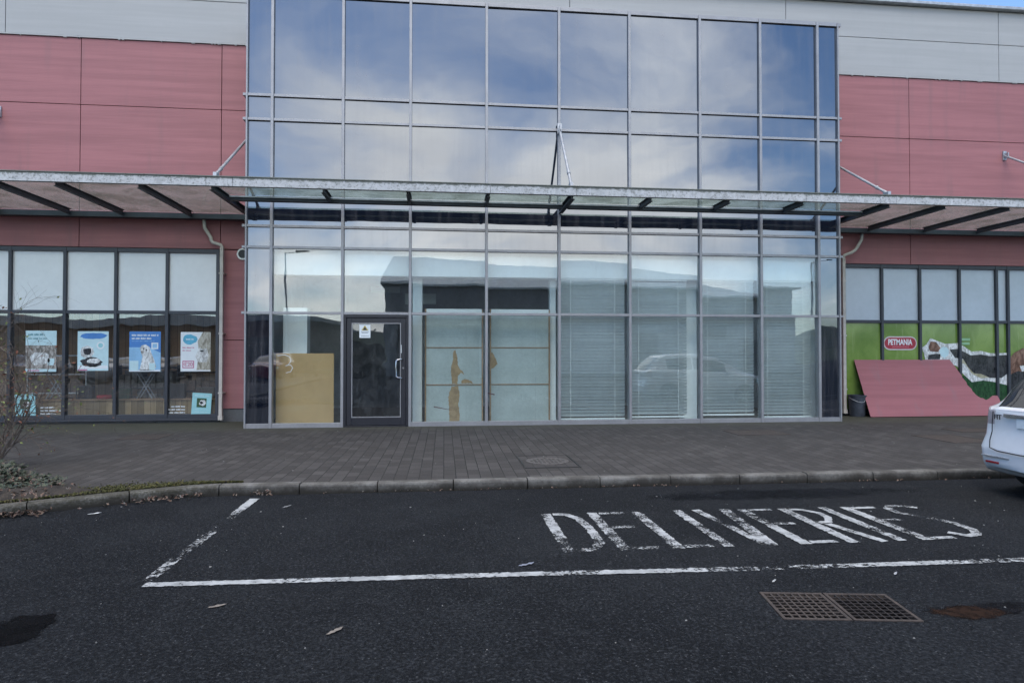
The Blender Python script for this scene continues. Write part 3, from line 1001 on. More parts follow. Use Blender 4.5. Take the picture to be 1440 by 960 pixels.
obj('outer_wall', m_, M['white_wall'], house)

# interior shells of the three units (seen through the glass)
def room(x0, x1, y0, y1, z1, fm, wm, cm, zf=.006):
    m_ = MB(); m_.box(x0, x1, y0, y1, zf - .02, zf); structure(obj('shop_floor', m_, fm))
    m_ = MB(); m_.box(x0, x1, y1, y1 + .1, zf, z1); m_.box(x0 - .1, x0, y0, y1 + .1, zf, z1); m_.box(x1, x1 + .1, y0, y1 + .1, zf, z1)
    structure(obj('shop_wall', m_, wm))
    m_ = MB(); m_.box(x0 - .1, x1 + .1, y0, y1 + .1, z1 + .002, z1 + .1); structure(obj('shop_ceiling', m_, cm))
room(-3.80, 8.52, .16, 4.6, 3.75, M['room_floor'], M['room_wall'], M['room_wall'])
room(-21, -4.95, 1.62, 4.2, 3.8, M['room_floor'], M['planks'], M['room_wall'])
room(9.7, 25, 1.62, 5.0, 3.8, M['room_floor'], M['room_wall'], M['room_wall'])

# ------------------------------------------------------------------ glazed front (curtain wall)
MX = [-3.935, -3.44, -2.045, -.69, .875, 2.404, 3.925, 5.482, 6.85, 8.175, 8.66]
TZ = [.045, 2.30, 3.615, 4.04, 6.185, 6.675, 8.755]
front = thing('glazed_front', 'tall projecting glass front of grey aluminium bays between the red walls', 'glass front', (2.36, .6, 0))
m_ = MB()
mw = .028
for i, x in enumerate(MX):
    x0, x1 = x - mw, x + mw
    if i == 0: x0, x1 = x - .012, x + .02
    if i == len(MX) - 1: x0, x1 = x - .02, x + .012
    m_ = MB(); m_.box(x0, x1, -.045, .11, .0, 8.79)
    obj('mullion', m_, M['alu'], front, bevel=.004)
for j, z in enumerate(TZ):
    m_ = MB()
    hh = .045 if j == 0 else .026
    if j == len(TZ) - 1: hh = .035
    for i in range(len(MX) - 1):
        if j == 0 and i == 2:
            obj('transom', m_, M['alu'], front, bevel=.003); m_ = MB(); continue
        a = MX[i] + (mw if i else .02); b = MX[i + 1] - (mw if i < len(MX) - 2 else .02)
        m_.box(a, b, -.03, .10, z - hh, z + hh)
    obj('transom', m_, M['alu'], front, bevel=.003)
    if j:                                           # caps run round the corner on to the returns
        for xa, xb in ((-4.01, -3.949), (8.674, 8.735)):
            m_ = MB(); m_.box(xa, xb, -.03, 1.28, z - hh, z + hh)
            obj('corner_cap', m_, M['alu'], front, bevel=.003)
m_ = MB(); m_.box(-3.95, 8.675, .02, 1.29, 8.792, 8.83)
obj('roof', m_, M['alu'], front)
m_ = MB(); m_.box(-3.95, -3.93, .112, 1.29, 0, 8.79); obj('return_glass', m_, M['spandrel_low'], front)
m_ = MB(); m_.box(8.655, 8.675, .112, 1.29, 0, 8.79)
obj('return_glass', m_, M['spandrel_low'], front)
m_ = MB(); m_.box(-3.93, 8.655, .14, .16, 3.66, 8.79); m_.box(-3.93, -3.47, .14, .16, .0, 3.66); m_.box(8.2, 8.655, .14, .16, .0, 3.66)
obj('back_pan', m_, M['black'], front)
for i in range(len(MX) - 1):
    for j in range(len(TZ) - 1):
        if i == 2 and j == 0: continue
        a = MX[i] + (mw if i else .02) - .008; b = MX[i + 1] - (mw if i < len(MX) - 2 else .02) + .008
        z0 = TZ[j] + (.045 if j == 0 else .026) - .008; z1 = TZ[j + 1] - (.026 if j + 1 < len(TZ) - 1 else .035) + .008
        edge = i in (0, len(MX) - 2)
        mat = M['glass'] if (j < 2 and not edge) else (M['spandrel_low'] if j == 0 else M['spandrel'])
        cxp, czp = (a + b) / 2, (z0 + z1) / 2
        rx, rz = random.gauss(0, .0032), random.gauss(0, .0032)
        Mx = Matrix.Translation((cxp, .02, czp)) @ Matrix.Rotation(rx, 4, 'X') @ Matrix.Rotation(rz, 4, 'Z')
        p_ = MB(); p_.box(a - cxp, b - cxp, -.007, .007, z0 - czp, z1 - czp, Mx)
        obj('pane', p_, mat, front)
# the door in the third bay
dx0, dx1 = -2.045 + mw, -.69 - mw
frm = MB()
frm.box(dx0, dx0 + .05, -.02, .09, .0, 2.272); frm.box(dx1 - .05, dx1, -.02, .09, .0, 2.272); frm.box(dx0 + .05, dx1 - .05, -.02, .09, 2.215, 2.272)
frm.box(dx0 + .05, dx1 - .05, -.025, .09, .0, .022)
M['door_charcoal'] = simple('door_charcoal', (.017, .018, .024), .4, .15, 3)
obj('door_frame', frm, M['door_charcoal'], front, bevel=.004)
lx0, lx1, lz0, lz1 = dx0 + .056, dx1 - .056, .03, 2.208
leaf = MB()
leaf.box(lx0, lx0 + .10, .0, .055, lz0, lz1); leaf.box(lx1 - .10, lx1, .0, .055, lz0, lz1)
leaf.box(lx0 + .10, lx1 - .10, .0, .055, lz1 - .10, lz1); leaf.box(lx0 + .10, lx1 - .10, .0, .055, lz0, lz0 + .16)
door = obj('door', leaf, M['door_charcoal'], front, bevel=.006)
bd = MB()
w_ = .016
gx0, gx1, gz0, gz1 = lx0 + .10, lx1 - .10, lz0 + .16, lz1 - .10
bd.box(gx0, gx0 + w_, -.004, .02, gz0, gz1); bd.box(gx1 - w_, gx1, -.004, .02, gz0, gz1)
bd.box(gx0 + w_, gx1 - w_, -.004, .02, gz1 - w_, gz1); bd.box(gx0 + w_, gx1 - w_, -.004, .02, gz0, gz0 + w_)
obj('glazing_bead', bd, M['alu'], door)
gp = MB(); gp.box(gx0 + .004, gx1 - .004, .024, .036, gz0 + .004, gz1 - .004)
obj('glass', gp, M['door_glass'], door)
hx = lx1 - .075
hd_ = MB()
hd_.tube([(hx, .0, 1.37), (hx, -.05, 1.375), (hx - .02, -.068, 1.37), (hx - .09, -.072, 1.36), (hx - .115, -.072, 1.33), (hx - .118, -.072, 1.18), (hx - .115, -.072, 1.03), (hx - .09, -.072, 1.0), (hx - .02, -.068, .99), (hx, -.05, .985), (hx, .0, .99)], .0145, 10)
obj('handle', hd_, M['chrome'], door, smooth=True)
lk = MB(); lk.lathe([(.024, -.012), (.024, .002)], (hx + .02, .0, 1.19), 16, 'y')
obj('lock', lk, M['chrome'], door)
pl = MB()
for k in range(4):
    pl.box(lx1 - .115, lx1 - .085, -.003, -.0005, 1.50 + k * .042, 1.532 + k * .042)
obj('sticker', pl, M['paper'], door)
nt = thing('notice', 'small white notice with a yellow warning triangle on the door', 'notice', (-1.60, .0, 1.80))
p_ = MB(); p_.box(-1.71, -1.49, .0185, .0205, 1.805, 2.075); obj('paper', p_, M['paper'], nt)
p_ = MB(); p_.slab_xz([(-1.67, 1.955), (-1.53, 1.955), (-1.60, 2.06)], .0165, .0182); obj('triangle', p_, simple('warning_yellow', (.45, .36, .10), .6, .1), nt)
p_ = MB(); p_.slab_xz([(-1.64, 1.965), (-1.56, 1.965), (-1.60, 2.03)], .0145, .0162); obj('symbol', p_, M['black'], nt)
p_ = MB()
fp_ = simple('faint_print', (.30, .33, .34), .7)
for z, w_ in ((1.92, .15), (1.895, .12), (1.835, .16)):
    p_ = MB(); p_.box(-1.60 - w_ / 2, -1.60 + w_ / 2, .0165, .0182, z, z + .012); obj('print', p_, fp_, nt)
if 0: obj('print', p_, simple('faint_print', (.30, .33, .34), .7), nt)
# white squiggle painted in for a light reflection on the chipboard bay glass
sq = MB()
sq.tube([(-3.32, .011, 1.44), (-3.18, .011, 1.46), (-3.08, .011, 1.42), (-3.05, .011, 1.34), (-3.10, .011, 1.27), (-3.16, .011, 1.24), (-3.06, .011, 1.26), (-3.02, .011, 1.20), (-3.06, .011, 1.12), (-3.15, .011, 1.10)], .006, 6)
tag(obj('reflection_squiggle', sq, M['paper'], smooth=True), 'thin white curl painted as a reflection on the glass over the chipboard', 'reflection_mark')

# ------------------------------------------------------------------ behind the glass
p_ = MB(); p_.box(-3.45, 8.18, .20, .60, 3.09, 3.70)
tag(obj('bulkhead', p_, M['white'], bevel=.004), 'long white boxed bulkhead behind the upper shop panes', 'bulkhead')
for x0, x1, z1, lab in ((-3.33, -2.84, 2.44, 'wide white column standing behind the chipboard sheet'),
                        (-.665, -.46, 3.085, 'white column behind the glass just right of the door'),
                        (2.29, 2.42, 3.085, 'narrow white column between boarded panels and first blind'),
                        (5.30, 5.60, 3.085, 'white column standing between the second and third blinds'),
                        (8.24, 8.44, 3.085, 'white column at the far end of the last blind')):
    p_ = MB(); p_.box(x0, x1, .50, .50 + min(.3, x1 - x0 + .05), .008, z1)
    tag(obj('column', p_, M['white'], bevel=.006), lab, 'column', 'white columns behind the glass')
p_ = MB(); p_.box(-3.42, -2.26, .30, .318, .01, 1.49, Matrix.Translation((0, 0, 0)))
tag(obj('chipboard_sheet', p_, M['chipboard'], bevel=.002), 'brown chipboard sheet standing behind the pane beside the door', 'board')
# sheeted hoardings
def hoarding(x0, x1, lab, tears):
    h = thing('hoarding', lab, 'hoarding', ((x0 + x1) / 2, .40, .01))
    p_ = MB(); p_.box(x0 + .03, x1 - .03, .40, .41, .03, 2.40); obj('sheeting', p_, M['sheet'], h)
    p_ = MB()
    p_.box(x0, x0 + .03, .385, .43, .01, 2.43); p_.box(x1 - .03, x1, .385, .43, .01, 2.43)
    p_.box(x0 + .03, x1 - .03, .385, .43, .01, .03)
    for z in (.815, 1.60): p_.box(x0 + .03, x1 - .03, .388, .399, z, z + .022)
    obj('timber_frame', p_, M['timber'], h)
    p_ = MB(); p_.box(x0 + .03, x1 - .03, .37, .43, 2.345, 2.43); obj('top_rail', p_, M['white'], h)
    for tr_ in tears:
        tr_ = [Vector(q) for q in tr_]
        d2 = []
        for i_ in range(len(tr_)):
            a_, b_ = tr_[i_], tr_[(i_ + 1) % len(tr_)]
            k_ = max(1, int((b_ - a_).length / .03))
            for q in range(k_):
                p2 = a_ + (b_ - a_) * q / k_ + Vector((random.gauss(0, .006), random.gauss(0, .006)))
                d2.append((p2.x, p2.y))
        tr_ = d2
        p_ = MB(); p_.slab_xz(tr_, .396, .3985); obj('tear', p_, M['torn'], h)
    # creases of the stretched sheet
    p_ = MB()
    xs = x0 + (x1 - x0) * random.uniform(.7, .8)
    p_.box(xs, xs + .008, .397, .3995, .05, 2.33)
    p_.box(x0 + .05, xs - .01, .397, .3995, 1.83, 1.838)
    obj('crease', p_, simple('sheet_crease', (.40, .44, .43), .6), h)
hoarding(-.40, .83, 'pale sheeted hoarding with a tall brown tear nearest the door', [
    [(.12, .03), (.33, .03), (.34, .2), (.31, .4), (.33, .62), (.30, .80), (.17, .80), (.10, .62), (.11, .3)],
    [(.17, .845), (.29, .845), (.30, 1.02), (.36, 1.08), (.44, 1.04), (.38, 1.12), (.30, 1.22), (.28, 1.42), (.24, 1.56), (.20, 1.54), (.19, 1.35), (.15, 1.2)],
    [(.36, .86), (.62, .845), (.58, .90), (.46, .95), (.38, .93)]])
hoarding(.97, 2.27, 'pale sheeted hoarding with a small brown flap beside the mullion', [
    [(1.0, 1.16), (1.06, 1.17), (1.13, 1.27), (1.10, 1.38), (1.02, 1.52), (1.0, 1.5)]])
# venetian blinds
def blind(x0, x1, lab, bottom):
    b = thing('venetian_blind', lab, 'blind', ((x0 + x1) / 2, .26, bottom), 'venetian blinds behind the glass')
    s_ = MB()
    z = bottom + .10
    k = 0
    while z < 3.06:
        j_ = random.uniform(-.03, .03)
        Mx = Matrix.Translation((0, .26, z)) @ Matrix.Rotation(R(-54) + j_, 4, 'X')
        s_.box(x0, x1, -.0375, .0375, -.0015, .0015, Mx)
        z += .070
    obj('slats', s_, M['slat'], b)
    s_ = MB(); s_.box(x0, x1, .24, .28, bottom, bottom + .035); obj('bottom_rail', s_, M['white'], b)
    s_ = MB(); s_.box(x0, x1, .225, .295, 3.06, 3.11); obj('head_rail', s_, M['white'], b)
    s_ = MB()
    for f_ in (.16, .84):
        x = x0 + (x1 - x0) * f_
        s_.box(x - .004, x + .004, .212, .214, bottom, 3.06)
    obj('cord', s_, M['white'], b)
blind(2.46, 3.88, 'pale slatted blind next to the boarded panels', .07)
blind(3.97, 5.27, 'pale slatted blind between first blind and white column', .10)
blind(5.52, 6.80, 'pale slatted blind just right of the white column', .13)
blind(6.90, 8.13, 'pale slatted blind in the last bay by the dark corner glass', .07)
p_ = MB(); p_.box(-1.75, -1.05, 2.3, 2.4, 2.95, 3.08); p_.box(-.95, -.2, 2.6, 2.7, 2.7, 2.95)
tag(obj('emergency_light', p_, M['white']), 'white emergency light box above the door inside', 'light fitting')

# ------------------------------------------------------------------ shopfronts left and right
def shopfront(name, lab, cat, xs, z0, zt, z1, lower, upper, backs):
    f_ = thing(name, lab, cat, ((xs[0] + xs[-1]) / 2, YW, 0))
    hw = .032
    for x in xs:
        m_ = MB(); m_.box(x - hw, x + hw, 1.225, 1.36, z0, z1)
        obj('mullion', m_, M['charcoal'], f_, bevel=.004)
    for lo, hi in ((z0, z0 + .09), (zt - .035, zt + .035), (z1 - .09, z1)):
        m_ = MB()
        for a, b in zip(xs[:-1], xs[1:]):
            m_.box(a + hw, b - hw, 1.235, 1.35, lo, hi)
        obj('transom', m_, M['charcoal'], f_, bevel=.003)
    m_ = MB(); m_.box(xs[0] - hw, xs[-1] + hw, 1.18, 1.42, z0 - .045, z0 - .002)
    obj('sill', m_, M['charcoal'], f_, bevel=.004)
    m_ = MB(); m_.box(xs[0] - hw, xs[-1] + hw, 1.26, 1.6, -.1, z0 - .047)
    obj('base', m_, M['plinth'], f_)
    for a, b in zip(xs[:-1], xs[1:]):
        for lo, hi, mt in ((z0 + .085, zt - .03, lower), (zt + .03, z1 - .085, upper)):
            cxp, czp = (a + b) / 2, (lo + hi) / 2
            Mx = Matrix.Translation((cxp, 1.29, czp)) @ Matrix.Rotation(random.gauss(0, .003), 4, 'X') @ Matrix.Rotation(random.gauss(0, .004), 4, 'Z')
            p_ = MB(); p_.box(a + hw - .006 - cxp, b - hw + .006 - cxp, -.006, .006, lo - czp, hi - czp, Mx)
            obj('pane', p_, mt, f_)
    if backs:
        for a, b in zip(xs[:-1], xs[1:]):
            p_ = MB(); p_.box(a + hw - .004, b - hw + .004, 1.34, 1.346, zt + .037, z1 - .092)
            obj('blind', p_, M['white_blind'], f_)
    return f_
LX = [-14.27, -13.23, -12.2, -11.16, -10.12, -9.08, -8.0, -6.98, -5.935, -4.89]
shopfront('shop_window', 'dark framed shop window with posters and white upper panes left of the glass front', 'shop window', LX, .09, 2.37, 3.745, M['glass_left'], M['white_film'], False)
RX = [9.60, 10.575, 11.57, 12.62, 13.62, 13.93, 14.95, 15.95, 16.95, 17.95, 18.95, 19.95, 20.95, 21.95, 22.95, 23.95, 24.95, 25.75]
shopfront('shop_window', 'dark framed shop window with green vinyl panes right of the glass front', 'shop window', RX, .06, 2.26, 3.645, M['vinyl'], M['film'], False)

# inside the left shop
p_ = MB(); p_.box(-14.2, -4.97, 1.50, 1.53, .01, .47)
tag(obj('display_riser', p_, M['riser']), 'low timber riser of upright boards behind the poster windows', 'riser')
p_ = MB(); p_.box(-14.2, -4.97, 1.46, 1.75, .472, .50)
tag(obj('display_ledge', p_, M['timber']), 'thin timber ledge on top of the low riser', 'ledge')
def shelf_unit(x, y, w, h, n_, lab, c):
    r_ = thing('display_shelf', lab, 'shelves', (x, y, .01))
    q = MB()
    for sx in (x - w / 2, x + w / 2 - .03): q.box(sx, sx + .03, y, y + .35, .01, h)
    obj('side_panel', q, c, r_)
    q = MB()
    for k in range(n_):
        z = .12 + (h - .2) * k / (n_ - 1)
        q.box(x - w / 2 + .03, x + w / 2 - .03, y, y + .35, z, z + .03)
    obj('shelf', q, c, r_)
    q = MB()
    for k in range(n_ - 1):
        z = .15 + (h - .2) * k / (n_ - 1); zh = (h - .2) / (n_ - 1) - .08
        xx = x - w / 2 + .06
        while xx < x + w / 2 - .2:
            bw = random.uniform(.08, .2)
            q.box(xx, xx + bw, y + .05, y + .3, z + .001, z + zh * random.uniform(.5, 1))
            xx += bw + random.uniform(.005, .05)
    obj('goods', q, simple('packaged_goods', random.choice([(.16, .10, .07), (.10, .12, .16), (.20, .19, .17)]), .6, .7, 5), r_)
shelf_unit(-8.9, 2.6, 1.3, 1.5, 4, 'white framed display shelf behind the leaflet pane', M['white_blind'])
shelf_unit(-7.2, 3.2, 1.5, 1.2, 3, 'dark display shelf behind the cartoon poster', M['black'])
shelf_unit(-5.7, 2.7, 1.2, 1.1, 3, 'dark display shelf behind the blue sky poster', M['black'])
def stand(x, y, lab):
    r_ = thing('folding_stand', lab, 'stand', (x, y, .5), 'folding stands behind the posters')
    for sg_ in (1, -1):
        q_ = MB()
        for yy in (y - .08, y + .08): q_.tube([(x - .16 * sg_, yy, .505), (x + .16 * sg_, yy, 1.06)], .012, 6)
        obj('leg', q_, M['steel_gal'], r_)
    q_ = MB(); q_.box(x - .22, x + .22, y - .12, y + .12, 1.065, 1.09); obj('top', q_, M['plinth'], r_)
stand(-6.50, 1.60, 'folding stand with crossed legs on the ledge under the blue sky poster')
stand(-8.35, 1.60, 'folding stand with crossed legs on the ledge by the twigs')
for x_, w_, h_, c_, lab in ((-7.75, .30, .26, (.03, .03, .035), 'black crate on the ledge under the cartoon poster'), (-7.0, .34, .2, (.05, .08, .05), 'dark green crate on the ledge beside the red pet bed'), (-5.9, .42, .3, (.025, .025, .03), 'black crate on the ledge between blue and white posters'), (-5.25, .36, .22, (.12, .10, .085), 'brown crate on the ledge under the tabby cat poster')):
    r_ = thing('pet_crate', lab, 'crate', (x_, 1.62, .502), 'crates on the display ledge')
    m2 = simple('crate_plastic', c_, .5)
    q_ = MB()
    for k in range(7):
        xx = x_ - w_ / 2 + w_ * k / 6
        q_.box(xx - .008, xx + .008, 1.53, 1.545, .505, .505 + h_)
    q_.box(x_ - w_ / 2, x_ + w_ / 2, 1.52, 1.555, .50 + h_, .525 + h_); q_.box(x_ - w_ / 2, x_ + w_ / 2, 1.52, 1.555, .503, .53)
    obj('grille', q_, m2, r_)
    q_ = MB(); q_.box(x_ - w_ / 2, x_ + w_ / 2, 1.58, 1.72, .503, .52 + h_); obj('body', q_, m2, r_, bevel=.02)
q = thing('dog_bed', 'red rimmed pet bed on the timber ledge', 'pet bed', (-7.35, 1.62, .50))
p_ = MB(); p_.lathe([(.10, .0), (.16, .0), (.17, .05), (.15, .075), (.12, .05), (.001, .03)], (-7.35, 1.62, .502), 20); obj('cushion', p_, simple('red_fabric', (.35, .04, .05), .9), q, smooth=True)

# posters on the left windows
YP = 1.278
def poster(name, lab, cat, x0, x1, z0, z1, base, rot=0.):
    r_ = thing(name, lab, cat, ((x0 + x1) / 2, YP, (z0 + z1) / 2))
    p_ = MB(); p_.box(x0, x1, YP, YP + .003, z0, z1); obj('paper', p_, base, r_)
    if rot: r_.rotation_euler = (0, rot, 0)
    return r_
def patch(r_, name, pts, mat, lvl=1):
    p_ = MB(); p_.slab_xz(pts, YP - .0012 * lvl, YP - .0012 * (lvl - 1) - .0002); return obj(name, p_, mat, r_)
def rect(x0, x1, z0, z1): return [(x0, z0), (x1, z0), (x1, z1), (x0, z1)]
def ell(cx, cz, rx, rz, n=20, wob=0.):
    return [(cx + rx * math.cos(2 * math.pi * k / n) * (1 + random.uniform(-wob, wob)), cz + rz * math.sin(2 * math.pi * k / n) * (1 + random.uniform(-wob, wob))) for k in range(n)]
def words(r_, x0, x1, z, h, mat, lvl=2, k=None):
    """lines of print too small to read: word-long bars broken up by letter-sized gaps"""
    q_ = MB(); x = x0
    while x < x1 - .01:
        w_ = random.uniform(.05, .11)
        e = min(x + w_, x1)
        xx = x
        while xx < e:
            lw = random.uniform(.008, .016)
            q_.box(xx, min(xx + lw, e), YP - .0012 * lvl, YP - .0012 * lvl + .0008, z, z + h * random.uniform(.65, 1.))
            xx += lw + .004
        x = e + .02
    obj('print', q_, mat, r_)
aqua = simple('aqua_paper', (.50, .68, .70), .5, .08, 4)
teal = simple('teal_paper', (.30, .58, .60), .5, .08, 5)
blue = simple('blue_print', (.06, .21, .52), .5, .12, 3)
paleblue = simple('pale_blue_print', (.26, .48, .68), .5, .15, 3)
grey_ph = m_fur('greyish_photo', (.16, .15, .13), (.45, .42, .38), 16)
white_f = m_fur('white_fur_print', (.38, .38, .36), (.82, .84, .82), 20)
dark_f = m_fur('dark_fur_print', (.012, .014, .018), (.06, .06, .065), 10)
pink = simple('pink_print', (.52, .17, .27), .5)
redp = simple('red_print', (.44, .03, .06), .5)
greenp = simple('dark_green_photo', (.03, .075, .03), .5, .5, 9)
r_ = poster('poster', 'poster with aqua heading over a grey animal photo behind the bare twigs', 'poster', -8.78, -8.17, 1.10, 1.97, aqua)
patch(r_, 'photo', rect(-8.78, -8.17, 1.16, 1.66), grey_ph)
patch(r_, 'picture', ell(-8.5, 1.38, .2, .15, 18, .15), white_f, 2)
patch(r_, 'badge', rect(-8.34, -8.21, 1.24, 1.38), aqua, 2)
words(r_, -8.73, -8.4, 1.87, .04, simple('teal_ink', (.07, .24, .27), .5)); words(r_, -8.73, -8.35, 1.79, .03, simple('teal_ink', (.07, .24, .27), .5))
patch(r_, 'foot_strip', rect(-8.73, -8.5, 1.115, 1.14), pink, 2)
r_ = poster('poster', 'pale aqua poster of cartoon pets over white clouds', 'poster', -7.75, -7.13, 1.12, 1.96, aqua)
patch(r_, 'heading', ell(-7.44, 1.86, .27, .065, 24, .1), blue)
patch(r_, 'picture', ell(-7.56, 1.52, .14, .13, 20, .1), white_f); patch(r_, 'picture', ell(-7.55, 1.53, .09, .075, 16, .2), dark_f, 2)
patch(r_, 'picture', ell(-7.47, 1.30, .20, .10, 22, .2), dark_f); patch(r_, 'picture', ell(-7.42, 1.33, .13, .06, 22, .2), white_f, 2)
patch(r_, 'badge', ell(-7.29, 1.66, .08, .08), M['paper']); patch(r_, 'badge', ell(-7.29, 1.66, .05, .05), teal, 2)
patch(r_, 'foot_strip', rect(-7.74, -7.55, 1.125, 1.15), pink, 2); patch(r_, 'foot_strip', rect(-7.74, -7.14, 1.16, 1.23), M['paper'], 1)
r_ = poster('poster', 'blue sky poster of a white fluffy dog', 'poster', -6.71, -6.07, 1.10, 1.96, blue)
patch(r_, 'sky', [(-6.71, 1.14), (-6.07, 1.14), (-6.07, 1.50), (-6.3, 1.62), (-6.71, 1.62)], paleblue)
words(r_, -6.66, -6.12, 1.86, .042, M['paper'], 2); words(r_, -6.66, -6.26, 1.79, .042, M['paper'], 2); words(r_, -6.66, -6.2, 1.745, .016, paleblue, 2)
patch(r_, 'dog_picture', [(-6.47, 1.5), (-6.49, 1.6), (-6.46, 1.66), (-6.38, 1.68), (-6.3, 1.63), (-6.26, 1.5), (-6.2, 1.35), (-6.16, 1.2), (-6.2, 1.12), (-6.5, 1.12), (-6.46, 1.3), (-6.44, 1.42)], white_f, 2)
patch(r_, 'dog_picture', ell(-6.44, 1.52, .035, .028), grey_ph, 3); patch(r_, 'dog_picture', ell(-6.36, 1.56, .016, .016), dark_f, 3); patch(r_, 'dog_picture', ell(-6.42, 1.59, .014, .014), dark_f, 3)
patch(r_, 'product_picture', rect(-6.70, -6.52, 1.12, 1.33), aqua, 3); patch(r_, 'product_picture', rect(-6.30, -6.18, 1.13, 1.28), aqua, 3)
patch(r_, 'badge', rect(-6.26, -6.12, 1.58, 1.72), M['paper'], 2); patch(r_, 'badge', rect(-6.235, -6.145, 1.605, 1.695), paleblue, 3)
patch(r_, 'foot_strip', rect(-6.71, -6.07, 1.10, 1.135), M['paper'], 2)
r_ = poster('poster', 'white poster with a blue cloud shape and a pale tabby cat', 'poster', -5.66, -5.04, 1.10, 1.95, M['paper'])
patch(r_, 'cloud_shape', ell(-5.47, 1.79, .15, .105, 22, .12), simple('cyan_print', (.10, .40, .55), .5, .15, 9)); words(r_, -5.55, -5.39, 1.78, .03, M['paper'], 2)
patch(r_, 'photo', [(-5.33, 1.13), (-5.04, 1.13), (-5.04, 1.95), (-5.2, 1.95), (-5.31, 1.75), (-5.28, 1.5)], m_fur('tabby_print', (.24, .22, .17), (.52, .50, .42), 12))
patch(r_, 'cat_picture', [(-5.36, 1.42), (-5.31, 1.52), (-5.27, 1.62), (-5.20, 1.58), (-5.12, 1.6), (-5.08, 1.45), (-5.12, 1.3), (-5.3, 1.3)], white_f, 2); patch(r_, 'cat_picture', ell(-5.22, 1.54, .04, .018), dark_f, 3)
words(r_, -5.62, -5.38, 1.60, .03, pink, 2); words(r_, -5.62, -5.44, 1.54, .025, pink, 2)
patch(r_, 'price_box', rect(-5.62, -5.38, 1.17, 1.33), pink, 2); patch(r_, 'price_box', rect(-5.60, -5.40, 1.19, 1.31), M['paper'], 3)
def font_mesh(txt, size, extrude=.001, bold=0.):
    cu = bpy.data.curves.new('lettering', 'FONT'); cu.body = txt; cu.size = size; cu.extrude = extrude; cu.align_x = 'CENTER'; cu.align_y = 'CENTER'; cu.offset = bold
    o = bpy.data.objects.new('lettering', cu); col.objects.link(o)
    bpy.context.view_layer.update()
    me = bpy.data.meshes.new_from_object(o.evaluated_get(bpy.context.evaluated_depsgraph_get()))
    bpy.data.objects.remove(o); bpy.data.curves.remove(cu)
    mb_ = MB(); mb_.add([v.co.copy() for v in me.vertices], [tuple(p.vertices) for p in me.polygons])
    bpy.data.meshes.remove(me)
    return mb_
def place_text(mb_, cx, y, cz, sx=1., sz=1.):
    mb_.v = [(cx + v[0] * sx, y - v[2], cz + v[1] * sz) for v in mb_.v]
    return mb_
obj('price', place_text(font_mesh('\u20ac20', .115, .0004, .003), -5.50, YP - .0052, 1.25), pink, r_)
for x0, lab, rt in ((-8.97, 'small teal leaflet with a dog photo low on the pane behind the twigs', -.05), (-5.42, 'small teal leaflet with a dog photo near the cream downpipe', .06)):
    r_ = poster('leaflet', lab, 'leaflet', x0, x0 + .40, .13, .63, teal, rt)
    for o_ in (patch(r_, 'photo', rect(x0 + .10, x0 + .30, .32, .52), greenp), patch(r_, 'dog_picture', ell(x0 + .22, .42, .07, .06, 16, .2), white_f, 2), patch(r_, 'dog_picture', ell(x0 + .20, .42, .035, .03, 12, .2), dark_f, 3), patch(r_, 'foot_strip', rect(x0 + .09, x0 + .31, .135, .17), redp)):
        pass
    words(r_, x0 + .05, x0 + .35, .56, .03, aqua, 2); words(r_, x0 + .07, x0 + .33, .27, .015, aqua, 2); words(r_, x0 + .07, x0 + .33, .22, .015, aqua, 2)
for x1, lab in ((-8.47, 'three short lines of white lettering beside the twig side leaflet'), (-5.98, 'three short lines of white lettering beside the downpipe side leaflet')):
    r_ = thing('window_lettering', lab, 'lettering', (x1 + .18, YP, .2))
    for z, w_ in ((.33, .28), (.265, .40), (.20, .33)):
        o0 = x1 if x1 < -7 else x1 + .42 - w_
        words(r_, o0, o0 + w_, z, .032, M['paper'], 1)

# right window graphics
YG = 1.276
def gpatch(r_, name, pts, mat, lvl=1):
    p_ = MB(); p_.slab_xz(pts, YG - .0015 * lvl, YG - .0015 * (lvl - 1) - .0003); return obj(name, p_, mat, r_)
sg = thing('shop_sign', 'red rounded PETMANIA sign with white lettering on green window', 'sign', (11.07, YG, 1.73))
def pill(cx, cz, w, h, n=10):
    r = h / 2; pts = []
    for k in range(n + 1):
        t_ = -math.pi / 2 + math.pi * k / n; pts.append((cx + w / 2 - r + r * math.cos(t_), cz + r * math.sin(t_)))
    for k in range(n + 1):
        t_ = math.pi / 2 + math.pi * k / n; pts.append((cx - w / 2 + r + r * math.cos(t_), cz + r * math.sin(t_)))
    return pts
gpatch(sg, 'border', pill(11.06, 1.735, .88, .335), simple('sign_cream', (.58, .52, .50), .4), 2)
gpatch(sg, 'face', pill(11.06, 1.735, .82, .275), simple('sign_red', (.36, .022, .04), .35, .08), 3)
tx = place_text(font_mesh('PETMANIA', .19, .0006, .006), 11.07, YG - .0055, 1.755, .80, 1.0)
xs_ = [v[0] for v in tx.v]; wid = max(xs_) - min(xs_)
tx.v = [(11.06 + (v[0] - (max(xs_) + min(xs_)) / 2) * .63 / wid, v[1], v[2]) for v in tx.v]
obj('lettering', tx, M['paper'], sg)
q_ = MB(); x = 10.84
while x < 11.28:
    lw = random.uniform(.01, .02); q_.box(x, x + lw, YG - .0055, YG - .005, 1.637, 1.655); x += lw + .008
obj('strapline', q_, simple('sign_pink', (.60, .25, .28), .5), sg)
brown_f = m_fur('brown_fur_print', (.10, .045, .03), (.26, .14, .10), 10)
dogp = thing('window_graphic', 'dog photo printed across the green panes above the leaning board', 'window graphic', (12.9, YG, 1.2))
grass_p = m_fur('grass_print', (.012, .045, .018), (.03, .095, .035), 20)
cream_p = m_fur('cream_fur_print', (.28, .26, .16), (.46, .44, .32), 12)
